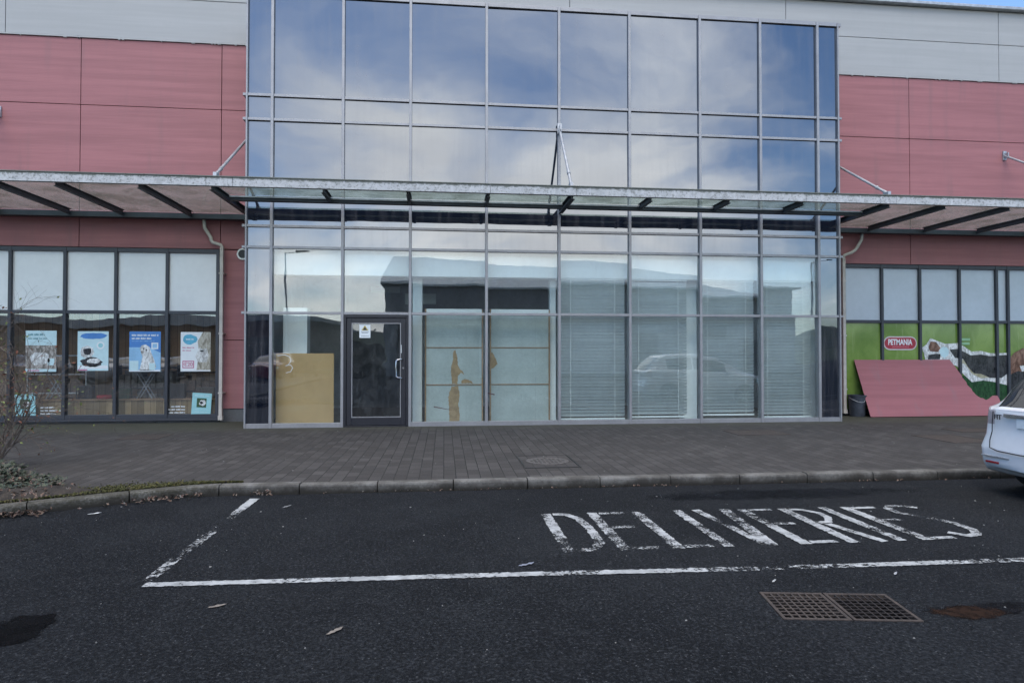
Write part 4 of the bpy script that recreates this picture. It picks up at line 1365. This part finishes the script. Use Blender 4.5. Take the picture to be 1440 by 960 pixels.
gpatch(dogp, 'grass_area', [(12.0, 1.32), (12.2, 1.05), (12.6, .95), (13.1, .9), (13.9, .80), (13.9, .3), (12.4, .2), (12.0, .4)], grass_p, 1)
gpatch(dogp, 'fur_edge', [(11.62, 1.62), (11.74, 1.70), (11.86, 1.86), (12.02, 1.80), (12.25, 1.72), (12.58, 1.74), (12.75, 1.66), (12.95, 1.53), (13.2, 1.55), (13.45, 1.49), (13.9, 1.50), (13.9, .70), (13.55, .78), (13.25, .82), (12.95, .78), (12.72, .98), (12.55, 1.18), (12.1, 1.30), (11.72, 1.32), (11.68, 1.5)], white_f, 2)
gpatch(dogp, 'belly_fur', [(12.62, 1.28), (12.8, 1.2), (12.95, .98), (13.2, .87), (13.45, .90), (13.3, 1.05), (12.95, 1.25), (12.75, 1.35)], cream_p, 3)
gpatch(dogp, 'dark_fur', [(12.36, 1.58), (12.6, 1.60), (12.76, 1.52), (12.92, 1.44), (13.2, 1.46), (13.45, 1.42), (13.9, 1.45), (13.9, .98), (13.75, .88), (13.45, .88), (13.2, .98), (13.0, 1.0), (12.85, 1.15), (12.72, 1.35), (12.5, 1.38)], dark_f, 4)
gpatch(dogp, 'dark_fur', [(11.80, 1.45), (12.0, 1.48), (12.12, 1.47), (12.1, 1.34), (11.78, 1.34)], dark_f, 3)
gpatch(dogp, 'brown_fur', [(11.86, 1.78), (12.0, 1.77), (12.12, 1.62), (12.05, 1.52), (11.84, 1.54), (11.80, 1.64)], brown_f, 4)
gpatch(dogp, 'muzzle', ell(12.22, 1.52, .12, .13, 18, .12), aqua, 3)
br = thing('window_graphic', 'brown tree roots photo on the green pane behind the white car', 'window graphic', (14.5, YG, 1.2))
gpatch(br, 'roots', [(13.97, 1.35), (14.1, 1.5), (14.35, 1.62), (14.9, 1.75), (14.9, .5), (13.97, .5)], brown_f, 2)
gpatch(br, 'roots', [(14.25, 1.18), (14.9, 1.22), (14.9, 1.02), (14.3, 1.04)], white_f, 3)
gpatch(br, 'roots', [(13.97, .95), (14.2, 1.05), (14.6, 1.0), (14.9, .8), (14.9, .5), (13.97, .5)], dark_f, 3)
r_ = thing('window_lettering', 'two small pale green lines of print above the dog photo', 'lettering', (12.8, YG, 1.8))
for z in (1.80, 1.70):
    q_ = MB(); x = 12.68
    while x < 12.9:
        lw = random.uniform(.015, .03); q_.box(x, x + lw, YG - .002, YG - .0003, z, z + .06); x += lw + .006
    obj('print', q_, simple('pale_green_print', (.30, .52, .30), .5), r_)

# ------------------------------------------------------------------ canopy
can = thing('canopy', 'flat glass canopy on dark steel rafters with a lichened fascia', 'canopy', (2.4, 0, 4.4))
FX0, FX1 = -16.0, 21.0
m_ = MB()
joints = [FX0, -12.2, -9.0, -4.15 - .05, -3.75, .85, 2.48, 7.05, 8.6, 8.95, 13.2, 17, FX1]
for a, b in zip(joints[:-1], joints[1:]):
    m_.box(a + .003, b - .003, -1.44, -1.36, 4.46, 4.62)
    m_.box(a + .003, b - .003, -1.455, -1.33, 4.621, 4.64)
obj('fascia', m_, M['fascia'], can, bevel=.004)
m_ = MB(); m_.box(FX0, FX1, -1.358, -1.32, 4.49, 4.528)
obj('front_beam', m_, M['steel_dark'], can)
raft = [-15.2, -13.8, -12.4, -10.9, -9.25, -7.83, -6.77, -5.39, -4.15, -2.2, -.67, .83, 2.43, 3.97, 5.54, 7.06, 8.89, 10.11, 11.54, 12.95, 14.3, 15.7, 17.1, 18.5]
for x in raft:
    side = x < -4.0 or x > 8.7
    y1 = 1.06 if side else (-.05 if x == 2.43 else -.565)
    r_ = MB()
    hw = .055 if x in (-4.15, 2.43, 8.89) else .04
    r_.box(x - hw, x + hw, -1.298, y1, 4.515, 4.528)
    r_.box(x - .008, x + .008, -1.298, y1, 4.43, 4.514)
    r_.box(x - hw * .8, x + hw * .8, -1.298, y1, 4.418, 4.429)
    obj('rafter', r_, M['steel_dark'], can)
ed = [FX0] + raft + [FX1]
for a, b in zip(ed[:-1], ed[1:]):
    mid = (a + b) / 2
    side = mid < -4.15 or mid > 8.89
    y1 = 1.24 if side else -.50
    q_ = MB(); q_.box(a + .004, b - .004, -1.355, y1, 4.532, 4.544)
    obj('glass_sheet', q_, M['canopy_glass'], can)
m_ = MB(); m_.box(-4.08, 2.37, -.56, -.44, 4.415, 4.50); m_.box(2.49, 8.82, -.56, -.44, 4.415, 4.50); obj('gutter', m_, M['steel_dark'], can, bevel=.004)
m_ = MB(); m_.box(-4.08, 2.37, -.585, -.562, 4.47, 4.50); m_.box(2.49, 8.82, -.585, -.562, 4.47, 4.50); obj('gutter_lip', m_, M['steel_gal'], can)
m_ = MB(); m_.box(FX0, -4.08, 1.07, 1.255, 4.375, 4.49); obj('gutter', m_, M['steel_dark'], can, bevel=.004)
m_ = MB(); m_.box(8.82, FX1, 1.07, 1.255, 4.375, 4.49); obj('gutter', m_, M['steel_dark'], can, bevel=.004)
def strut(x0, y0, z0, x1, z1):
    a, b = Vector((x0, y0, z0)), Vector((x1, -1.30, z1))
    d = (b - a).normalized()
    s_ = MB()
    s_.tube([a + d * .10, a + d * .22, b - d * .42, b - d * .10], .026, 12)
    rod = obj('strut', s_, M['steel_gal'], can, smooth=False)
    for ka, kb, rr_ in ((a, a + d * .14, .034), (b - d * .40, b - d * .34, .036), (b - d * .13, b, .032)):
        s_ = MB(); s_.tube([ka, kb], rr_, 10); obj('collar', s_, M['steel_gal'], rod)
    s_ = MB()
    s_.box(x0 - .045, x0 + .045, y0 - .02, y0 + .018, z0 - .11, z0 + .11)
    s_.box(x0 - .012, x0 + .012, y0 - .12, y0 - .02, z0 - .06, z0 + .05)
    obj('wall_plate', s_, M['steel_gal'], rod)
    s_ = MB()
    s_.box(x1 - .03, x1 + .03, -1.36, -1.20, 4.546, z1 + .03)
    obj('clevis', s_, M['steel_gal'], rod)
strut(-4.22, 1.285, 6.30, -4.08, 4.70)
strut(2.404, -.06, 6.20, 2.40, 4.70)
strut(8.93, 1.285, 6.30, 8.86, 4.70)
strut(13.92, 1.285, 6.42, 14.3, 4.70)
strut(-9.37, 1.285, 6.60, -9.25, 4.70)

# downpipes
def downpipe(pts, pts2, lab):
    r_ = thing('downpipe', lab, 'downpipe', (pts2[-1][0], pts2[-1][1], .0))
    p_ = MB(); p_.tube(pts, .036, 10); obj('swan_neck', p_, M['pipe'], r_, smooth=True)
    p_ = MB(); x, y = pts2[0][0], pts2[0][1]
    p_.box(x - .038, x + .038, y - .038, y + .038, .13, pts2[0][2]); obj('pipe', p_, M['pipe'], r_, bevel=.012)
    p_ = MB()
    for z in (.62, 1.9, 3.2): p_.box(x - .05, x + .05, y - .042, 1.30, z, z + .03)
    p_.box(x - .046, x + .046, y - .046, y + .046, .06, .15)
    obj('clip', p_, M['pipe'], r_)
downpipe([(-5.16, 1.17, 4.38), (-5.15, 1.18, 4.20), (-5.02, 1.17, 4.0), (-5.0, 1.15, 3.93), (-4.97, 1.14, 3.88), (-4.80, 1.14, 3.83), (-4.775, 1.14, 3.79), (-4.775, 1.14, 3.72)], [(-4.775, 1.145, 3.78), (-4.775, 1.145, 0)], 'cream downpipe with a bent neck beside the poster windows')
downpipe([(10.02, 1.17, 4.38), (10.01, 1.18, 4.22), (9.88, 1.17, 4.02), (9.82, 1.15, 3.96), (9.72, 1.14, 3.90), (9.55, 1.14, 3.84), (9.515, 1.14, 3.80), (9.515, 1.14, 3.70)], [(9.515, 1.145, 3.78), (9.515, 1.145, 0)], 'cream downpipe squeezed between glass front and green window')
# round vent
v_ = thing('wall_vent', 'round white rimmed vent on the red wall beside the glass front', 'vent', (-4.38, YW, 3.66))
p_ = MB(); p_.lathe([(.095, .0), (.095, -.035), (.125, -.035), (.13, -.02), (.13, .0)], (-4.38, 1.299, 3.66), 28, 'y'); obj('rim', p_, M['white'], v_, smooth=False)
p_ = MB(); p_.lathe([(.094, .0), (.094, -.012)], (-4.38, 1.297, 3.66), 24, 'y')
for k in range(5): p_.box(-4.46, -4.30, 1.268, 1.284, 3.59 + k * .033, 3.602 + k * .033)
obj('louvre', p_, M['plinth'], v_)

# ------------------------------------------------------------------ leaning board, bin
bo = MB()
lean = math.atan2(.56, 1.32)
Lb = math.hypot(.56, 1.32)
random.seed(5)
outl = [(9.85, 0), (13.10, 0), (13.26, .25), (13.27, .42), (13.25, .50), (13.13, .50), (13.02, .43), (12.91, .39), (12.80, .44), (12.70, .52), (12.56, .78), (12.50, 1.02), (12.33, Lb), (9.83, Lb)]
Mx = Matrix.Translation((0, .68, .012)) @ Matrix.Rotation(-lean, 4, 'X')
dense = []
for i_ in range(len(outl)):
    a_, b_ = Vector(outl[i_]), Vector(outl[(i_ + 1) % len(outl)])
    rough = 1 <= i_ <= 10
    k_ = max(1, int((b_ - a_).length / .05)) if rough else 1
    for q in range(k_):
        p_ = a_ + (b_ - a_) * q / k_
        if rough and q: p_ += Vector((random.gauss(0, .010), random.gauss(0, .010)))
        dense.append((p_.x, p_.y))
outl = dense
n = len(outl)
vs = [Mx @ Vector((x, -.008, z)) for x, z in outl] + [Mx @ Vector((x, .008, z)) for x, z in outl]
fs = [tuple(range(n)), tuple(range(2 * n - 1, n - 1, -1))] + [((i + 1) % n, i, i + n, (i + 1) % n + n) for i in range(n)]
bo.add(vs, fs)
bob = obj('leaning_board', bo, M['red_board'], bevel=.003)
tag(bob, 'broken red wall panel leaning against the green shop window', 'panel')
ck = MB()
def onb(pts, y0=-.0105):
    ck.add([Mx @ Vector((x, y0, z)) for x, z in pts], [tuple(range(len(pts)))])
onb([(11.35, Lb * .31), (11.6, Lb * .27), (11.75, Lb * .25), (11.6, Lb * .262), (11.35, Lb * .295)]); onb([(12.40, Lb * .50), (12.60, Lb * .47), (12.60, Lb * .485), (12.42, Lb * .515)])
obj('crack', ck, M['joint'], bob, fix=False).location = -bob.location
bn = thing('bucket', 'black plastic bucket tucked behind the leaning red board', 'bucket', (9.75, 1.02, .005))
p_ = MB(); p_.lathe([(.17, .0), (.175, .1), (.195, .47), (.21, .475), (.21, .50), (.19, .50), (.165, .06), (.001, .06)], (9.75, 1.02, .006), 28); obj('body', p_, simple('scuffed_black_plastic', (.045, .052, .066), .4, .4, 6), bn, smooth=False)
p_ = MB(); p_.tube([(9.545, 1.02, .45), (9.56, .94, .41), (9.63, .83, .36), (9.72, .80, .34), (9.78, .81, .35), (9.83, .84, .38), (9.86, .87, .41)], .006, 6); obj('handle', p_, M['steel_gal'], bn, smooth=True)

# ------------------------------------------------------------------ white hatchback
def catmull(xs, ys, x):
    xs = np.asarray(xs, float); ys = np.asarray(ys, float)
    m_ = np.gradient(ys, xs)
    # monotone-ish slopes
    i = int(np.clip(np.searchsorted(xs, x) - 1, 0, len(xs) - 2))
    h = xs[i + 1] - xs[i]; t_ = (x - xs[i]) / h
    return (2 * t_**3 - 3 * t_**2 + 1) * ys[i] + (t_**3 - 2 * t_**2 + t_) * h * m_[i] + (-2 * t_**3 + 3 * t_**2) * ys[i + 1] + (t_**3 - t_**2) * h * m_[i + 1]
def make_car(label):
    root = thing('parked_car', label, 'car', (0, 0, 0))
    LEN = 3.9
    SX = [0, .04, .12, .25, .40, .55, .8, 1.3, 2.0, 2.5, 2.75, 3.05, 3.25, 3.5, 3.75, 3.85, 3.9]
    TOP = [.955, 1.005, 1.10, 1.245, 1.375, 1.455, 1.505, 1.525, 1.51, 1.45, 1.32, 1.12, 1.02, .97, .88, .80, .70]
    HW = [.70, .755, .80, .828, .838, .842, .845, .845, .845, .845, .84, .835, .83, .815, .75, .68, .58]
    BOT = [.30, .25, .22, .2, .2, .2, .2, .2, .2, .2, .2, .2, .2, .2, .22, .25, .32]
    BELT = [.94, .965, .975, .98, .985, .985, .98, .965, .94, .925, .92, .915, .905, .89, .83, .76, .66]
    WR = [.60, .60, .60, .60, .595, .59, .585, .585, .585, .59, .61, .65, .68, .68, .62, .55, .47]
    NS = 96
    xs = sorted(set(list(np.linspace(0, .7, 26)) + list(np.linspace(.7, 3.2, 50)) + list(np.linspace(3.2, 3.9, 20))))
    secs = []
    def sec(x):
        t_, w, b, be, wr = (catmull(SX, a, x) for a in (TOP, HW, BOT, BELT, WR))
        if x < .05: wr = min(wr, w - .06)
        pts = [(0, b), (w * .55, b), (w * .90, b + .01), (w * .965, b + .07), (w * .985, b + .18), (w, .52), (w * .992, .66), (w * .975, .78), (w * .968, .86), (w * .95, be - .02), (w * .935, be)]
        te = max(t_ - .055, be + .012)
        tt = max(t_, be + .02)
        for k in range(1, 7):
            f_ = k / 6
            pts.append((w * .935 + (wr - w * .935) * (f_ + .10 * math.sin(math.pi * f_)), be + (te - be) * f_))
        pts += [(wr * .95, te + (tt - te) * .55), (wr * .86, te + (tt - te) * .82), (wr * .6, tt - .004), (wr * .3, tt), (0, tt + .003)]
        return pts
    base = [sec(x) for x in xs]
    m_ = len(base[0])
    V, idx = [], {}
    def shift(x, z):
        # bumper sticks out below the tailgate
        k = max(0., 1 - x / .35)
        bump_ = 1 / (1 + math.exp((z - .60) / .025))
        return x - .075 * k * bump_ + .03 * k * max(0, .32 - z) * 3
    grid = []
    for i, x in enumerate(xs):
        row = []
        half = base[i]
        full = [(y, z) for y, z in half] + [(-y, z) for y, z in half[-2:0:-1]]
        for y, z in full:
            row.append((shift(x, z), y, z))
        grid.append(row)
    W_ = len(grid[0])
    wheels = [(.72, .29), (3.20, .29)]
    parts = {}
    def putf(name, quad):
        parts.setdefault(name, []).append(quad)
    for i in range(len(xs) - 1):
        for k in range(W_):
            k2 = (k + 1) % W_
            q = [grid[i][k], grid[i][k2], grid[i + 1][k2], grid[i + 1][k]]
            c = np.mean(np.array(q), axis=0)
            kk = k if k < m_ - 1 else W_ - 1 - k        # section index on the half
            x, y, z = c
            name = 'body'
            side = '_l' if y > 0 else '_r'
            if 11 <= kk <= 14 and .72 < x < 2.62 and not (1.50 < x < 1.58): name = 'side_glass' + side
            if 15 <= kk and .03 < x < .47 and abs(y) < .57: name = 'rear_glass'
            if 15 <= kk and 2.50 < x < 3.08 and abs(y) < .60: name = 'front_glass'
            if x < .20 and .72 < z < .985 and abs(y) > .60 and kk <= 10: name = 'tail' + side
            if x > 3.62 and .60 < z < .78 and abs(y) > .38 and kk < 14: name = 'head' + side
            putf(name, q)
    cap = MB()
    def mesh_of(quads):
        mb_ = MB()
        key = {}
        for q in quads:
            ids = []
            for p in q:
                kq = tuple(round(float(a), 5) for a in p)
                if kq not in key:
                    key[kq] = len(mb_.v); mb_.v.append(kq)
                ids.append(key[kq])
            if len(set(ids)) >= 3:
                u = []
                for a in ids:
                    if a not in u: u.append(a)
                mb_.f.append(tuple(u))
        return mb_
    # tailgate face and nose: close both ends with a grid between left and right halves
    for i, nm in ((0, 'rear'), (len(xs) - 1, 'nose')):
        half = base[i]
        ND = 14
        for k in range(m_ - 1):
            for d in range(-ND, ND):
                def P(kk_, dd):
                    y, z = half[kk_]
                    yy = y * dd / ND
                    bul = (.035 if i == 0 else -.06) * (1 - (dd / ND) ** 2)
                    zz_ = z
                    return (shift(xs[i], zz_) - bul * (1 if z < .93 else .6), yy, zz_)
                q = [P(k, d), P(k, d + 1), P(k + 1, d + 1), P(k + 1, d)]
                z = np.mean([a[2] for a in q]); y = np.mean([a[1] for a in q])
                name = 'body'
                if i == 0 and z > .72 and abs(y) > .585: name = 'tail' + ('_l' if y > 0 else '_r')
                putf(name, q)
    names = dict(body=('body', 'car_white'), arch=('wheel_arch', 'black'), rear_glass=('rear_window', 'car_glass'), front_glass=('windscreen', 'car_glass'))
    for nm, qs in parts.items():
        b_ = nm.split('_')[0]
        if nm in names: on, mt = names[nm]
        elif b_ == 'side': on, mt = 'side_window', 'car_glass'
        elif b_ == 'tail': on, mt = 'tail_light', 'lamp_red'
        else: on, mt = 'headlight', 'chrome'
        obj(on, mesh_of(qs), M[mt], root, smooth=True)
    for wx, wz in wheels:
        for sgn in (1, -1):
            y0 = sgn * .765
            w = MB(); w.lathe([(.20, -.09), (.27, -.095), (.292, -.07), (.295, 0), (.292, .07), (.27, .095), (.20, .09)], (wx, y0, wz), 32, 'y')
            ar = MB()
            pts_ = [(wx + .335 * math.cos(math.pi * q / 20 * 1.16 - .25), wz + .335 * math.sin(math.pi * q / 20 * 1.16 - .25)) for q in range(21)]
            ar.slab_xz(pts_, min(sgn * .70, sgn * .849), max(sgn * .70, sgn * .849))
            obj('wheel_arch', ar, M['black'], root)
            wo = obj('wheel', w, M['rubber'], root, smooth=True)
            w = MB(); w.lathe([(.205, -.085), (.205, .085)], (wx, y0, wz), 24, 'y')
            for k in range(7):
                t_ = 2 * math.pi * k / 7
                Mq = Matrix.Translation((wx, y0, wz)) @ Matrix.Rotation(t_, 4, 'Y')
                w.box(-.02, .02, sgn * .086 - .006, sgn * .086 + .008, .03, .195, Mq)
            obj('rim', w, M['rim'], wo)
    # tailgate trim, bumper strip, reflectors, badge, plate
    t_ = MB(); t_.box(-.058, -.03, -.42, .42, .875, .915); obj('trim_strip', t_, M['chrome'], root, bevel=.006)
    t_ = MB(); t_.box(-.048, -.03, -.26, .26, .77, .885); obj('number_plate', t_, M['paper'], root)
    for sgn in (1, -1):
        t_ = MB(); t_.box(-.116, -.09, min(sgn * .30, sgn * .66), max(sgn * .30, sgn * .66), .415, .432); obj('bumper_crease', t_, M['steel_gal'], root, bevel=.004)
        t_ = MB(); t_.box(-.108, -.085, min(sgn * .44, sgn * .61), max(sgn * .44, sgn * .61), .345, .368); obj('reflector', t_, M['reflector'], root, bevel=.004)
    # tailgate shut line
    t_ = MB()
    sh_ = [(-.038, .57, .93), (-.046, .575, .80), (-.052, .572, .70), (-.085, .57, .60), (-.112, .545, .52), (-.118, .44, .495), (-.124, .2, .49), (-.126, 0, .49)]
    t_.tube(sh_ + [(x, -y, z) for x, y, z in sh_[-2::-1]], .006, 6); obj('shut_line', t_, M['black'], root)
    tx_ = font_mesh('FIT', .075, .002, .002)
    tx_.v = [(-.048 - v[2], .50 - v[0], .868 + v[1]) for v in tx_.v]
    obj('badge', tx_, M['black'], root)
    for sgn in (1, -1):
        t_ = MB(); t_.lathe([(.001, -.06), (.05, -.05), (.065, 0), (.05, .05), (.001, .06)], (2.62, sgn * .94, .98), 14, 'y'); t_.tube([(2.6, sgn * .80, .93), (2.62, sgn * .92, .95)], .025, 8)
        obj('mirror', t_, M['car_white'], root, smooth=True)
    t_ = MB(); t_.tube([(.02, .0, 1.02), (.10, .12, 1.10), (.17, .38, 1.17)], .008, 6); obj('wiper', t_, M['black'], root)
    return root
car = make_car('white hatchback parked at the kerb beside the delivery bay')
car.location = (6.33, -7.05, -.1)

# ------------------------------------------------------------------ bare shrub at the left edge
shrub = thing('bare_shrub', 'leggy bare shrub with a few russet leaves at the left edge', 'shrub', (-5.95, -4.35, .07))
tw, lf, lg = MB(), MB(), MB()
rs = random.Random(21)
def grow(p, d, L, r, depth):
    pts = [p]; dd = d.copy()
    n_ = 4
    for k in range(n_):
        dd = (dd + Vector((rs.gauss(0, .16), rs.gauss(0, .16), rs.gauss(0, .10) - .03 * (3 - depth)))).normalized()
        pts.append(pts[-1] + dd * L / n_)
    tw.tube(pts, [r * (1 - .45 * k / n_) for k in range(n_ + 1)], 5, False)
    if depth > 0:
        for _ in range(rs.choice((2, 3, 3))):
            k = rs.randint(1, n_)
            nd = (dd + Vector((rs.gauss(0, .55), rs.gauss(0, .55), rs.gauss(0, .45)))).normalized()
            grow(pts[k], nd, L * rs.uniform(.5, .8), r * .55, depth - 1)
    if depth <= 1:
        for _ in range(rs.choice((0, 0, 0, 1))):
            k = rs.randint(1, n_)
            leaf_quad(lf if rs.random() < .45 else lg, pts[k] + Vector((rs.gauss(0, .02), rs.gauss(0, .02), rs.gauss(0, .02))), rs.uniform(.03, .06), (rs.gauss(0, 1), rs.gauss(0, 1), rs.gauss(0, 1) + .3))
for k in range(24):
    a = rs.uniform(0, 6.28)
    grow(Vector((-5.95 + .22 * math.cos(a), -4.35 + .22 * math.sin(a), .06)), Vector((.28 * math.cos(a) + .05, .28 * math.sin(a), 1)).normalized(), rs.uniform(.7, 1.15), .010, 4)
for k in range(12):
    grow(Vector((-5.9, -4.35, .3 + .16 * k)), Vector((rs.uniform(.3, .9), rs.uniform(-.5, .2), rs.uniform(-.1, .4))).normalized(), rs.uniform(.35, .6), .007, 2)
obj('branches', tw, M['bark'], shrub, fix=False)
obj('russet_leaves', lf, M['leaf_red'], shrub, fix=False)
obj('green_leaves', lg, M['leaf_green'], shrub, fix=False)

# ------------------------------------------------------------------ what stands across the car park (mirrored in the glass)
ob_ = thing('retail_building', 'pale metal clad unit with a curved roof mirrored in the glass', 'building', (11, -36, -.1))
clad = m_cladding('pale_cladding', (.36, .39, .40), .06, (.25, .26, .26), dirt_amt=.25)
YO = -32.0
m_ = MB(); m_.box(-4, 26.2, -50, YO, -.1, 6.2); obj('wall', m_, clad, ob_)
m_ = MB()
prof = [(-4.3, 6.25), (-4.3, 8.15), (0, 8.1), (8, 8.0), (16, 7.85), (19.5, 7.75), (22, 7.6), (24, 7.2), (25.5, 6.75), (26.6, 6.25)]
rxs = [p[0] for p in prof[1:]]; rzs = [p[1] for p in prof[1:]]
nx, nt_ = 60, 6
gv = []
for a_ in range(nx + 1):
    x = -4.3 + 30.9 * a_ / nx
    hgt = max(.02, (float(np.interp(x, rxs, rzs)) - 6.25) / 1.9)
    for b_ in range(nt_ + 1):
        t_ = b_ / nt_
        gv.append((x, YO + .6 - 12.6 * t_, 6.25 + 3.6 * hgt * (t_ * 1.25 - .25 * t_ * t_)))
    gv.append((x, -50.4, 6.1)); gv.append((x, YO + .6, 6.1))
rw = nt_ + 3
m_.add(gv, [(a_ * rw + b_, (a_ + 1) * rw + b_, (a_ + 1) * rw + (b_ + 1) % rw, a_ * rw + (b_ + 1) % rw) for a_ in range(nx) for b_ in range(rw)] + [tuple(range(rw)), tuple(nx * rw + q for q in range(rw - 1, -1, -1))])
obj('roof', m_, simple('pale_roof_metal', (.62, .66, .66), .5, .08, .5), ob_)
m_ = MB(); m_.box(-3.6, 8.6, YO + .02, YO + .35, 4.0, 6.2); obj('sign_band', m_, simple('navy_fascia', (.17, .18, .20), .5), ob_)
m_ = MB(); m_.box(-3.2, 2.6, YO + .02, YO + .14, -.05, 3.6); m_.box(3.2, 8.2, YO + .02, YO + .14, -.05, 3.6); obj('window', m_, simple('dark_shopfront', (.08, .085, .09), .15), ob_)
for x0, x1, z1 in ((14.0, 15.6, 2.7), (22.2, 24.0, 2.6)):
    m_ = MB(); m_.box(x0, x1, YO + .02, YO + .12, -.1, z1); obj('door', m_, simple('grey_roller_door', (.10, .11, .12), .5), ob_)
m_ = MB(); m_.box(18.8, 20.8, YO + .02, YO + .12, 2.75, 3.6); obj('vent', m_, simple('dark_louvre', (.08, .085, .09), .5), ob_)
br2 = thing('retail_building', 'low brown clad unit mirrored in the poster windows', 'building', (-27, -40, -.1))
m_ = MB(); m_.box(-48, -9.5, -52, -36, -.1, 3.7); obj('wall', m_, simple('brown_cladding', (.13, .075, .055), .7, .2, .6), br2)
m_ = MB(); m_.slab_xz([(-48.5, 3.7), (-48.5, 4.1), (-38, 4.5), (-28, 4.15), (-20, 4.55), (-9.0, 4.0), (-9.0, 3.7)], -52.4, -35.6); obj('roof', m_, simple('pale_grey_sheet_roof', (.34, .36, .37), .5), br2)
m_ = MB()
for k in range(8): m_.box(-46 + k * 4.5, -43.4 + k * 4.5, -35.99, -35.9, .2, 2.6)
obj('window', m_, simple('dim_window', (.04, .045, .05), .15), br2)
hl = MB()
nh = 70
pts = []
for k in range(nh + 1):
    x = -520 + 1040 * k / nh
    z = 16 + 8 * math.sin(k * .21 + 1) + 5 * math.sin(k * .53) + 2 * math.sin(k * 1.31) + (8 if k < 26 else 0)
    pts.append((x, z))
vs = []
for x, z in pts: vs += [(x, -430, -1), (x, -470, z * .55), (x, -560, z)]
fs = []
for k in range(nh):
    for q in range(2): fs.append((k * 3 + q, k * 3 + q + 1, (k + 1) * 3 + q + 1, (k + 1) * 3 + q))
hl.add(vs, fs)
structure(obj('hills', hl, simple('far_hill_green', (.06, .075, .05), .95, .4, .03), smooth=True))
def lamp(x, y, h, lab):
    r_ = thing('street_lamp', lab, 'street lamp', (x, y, -.1))
    p_ = MB(); p_.tube([(x, y, -.1), (x, y, h)], [.09, .05], 10); obj('post', p_, M['steel_gal'], r_)
    p_ = MB(); p_.tube([(x, y, h - .02), (x + .9, y, h + .06)], .03, 8); obj('arm', p_, M['steel_gal'], r_)
    p_ = MB(); p_.box(x + .7, x + 1.5, y - .14, y + .14, h + .07, h + .17); obj('lamp_head', p_, M['plinth'], r_, bevel=.03)
lamp(-10.6, -31, 8.0, 'tall grey lamp post beside the low brown unit across the car park')
lamp(26.9, -30.5, 8.0, 'tall grey lamp post beside the curved roof unit across the car park')
def bare_tree(x, y, h, lab, seed):
    r_ = thing('bare_tree', lab, 'tree', (x, y, -.1), 'bare trees across the car park')
    rr = random.Random(seed); tr_, cr_ = MB(), MB()
    def g_(p, d, L, r, dep):
        ps = [p]; dd = d.copy()
        for k in range(3):
            dd = (dd + Vector((rr.gauss(0, .12), rr.gauss(0, .12), rr.gauss(0, .08)))).normalized(); ps.append(ps[-1] + dd * L / 3)
        (tr_ if dep >= 4 else cr_).tube(ps, [r, r * .85, r * .7, r * .55], 5, False)
        if dep > 0:
            for _ in range(3):
                nd = (dd + Vector((rr.gauss(0, .5), rr.gauss(0, .5), rr.gauss(0, .35)))).normalized()
                g_(ps[rr.randint(1, 3)], nd, L * .68, r * .55, dep - 1)
    g_(Vector((x, y, -.1)), Vector((0, 0, 1)), h * .36, h * .018, 5)
    obj('trunk', tr_, M['bark'], r_, fix=False); obj('crown', cr_, M['bark'], r_, fix=False)
bare_tree(31, -31, 6.5, 'bare tree just beyond the curved roof unit', 1)
bare_tree(36, -34, 7.5, 'taller bare tree farther from the curved roof unit', 2)
bare_tree(-13.5, -29, 5.0, 'small bare tree before the low brown unit', 3)
bare_tree(-7.6, -26, 5.2, 'bare tree between the two units across the car park', 4)
fe = thing('timber_fence', 'dark timber fence between the two units across the car park', 'fence', (-6.8, -33, -.1))
m_ = MB()
x = -9.4
while x < -4.2:
    m_.box(x, x + .14, -33.03, -33, -.1, 2.0); x += .16
obj('boards', m_, simple('dark_timber', (.05, .042, .038), .8, .4, 5), fe)
m_ = MB(); m_.box(-9.4, -4.1, -32.999, -32.95, .35, .45); m_.box(-9.4, -4.1, -32.999, -32.95, 1.5, 1.6); obj('rail', m_, simple('dark_timber', (.05, .042, .038), .8), fe)
for x, y, rz, c, lab in ((-15.5, -24, 1.57, (.03, .04, .07), 'dark blue parked hatchback across the car park'),
                         (-18.4, -24.2, 1.57, (.28, .29, .30), 'silver parked hatchback across the car park'),
                         (-22.0, -23.8, 1.57, (.02, .02, .022), 'black parked hatchback across the car park'),
                         (-9.5, -25.5, 1.57, (.22, .02, .02), 'dark red parked hatchback across the car park')):
    c_ = copy_tree(car)
    c_.location = (x, y, -.1); c_.rotation_euler = (0, 0, rz)
    c_['label'] = lab
    pm = simple('car_paint', c, .25, .05, 1.5, coat=.8)
    for ch in c_.children:
        if ch.name.startswith(('body', 'mirror')):
            ch.material_slots[0].link = 'OBJECT'; ch.material_slots[0].material = pm
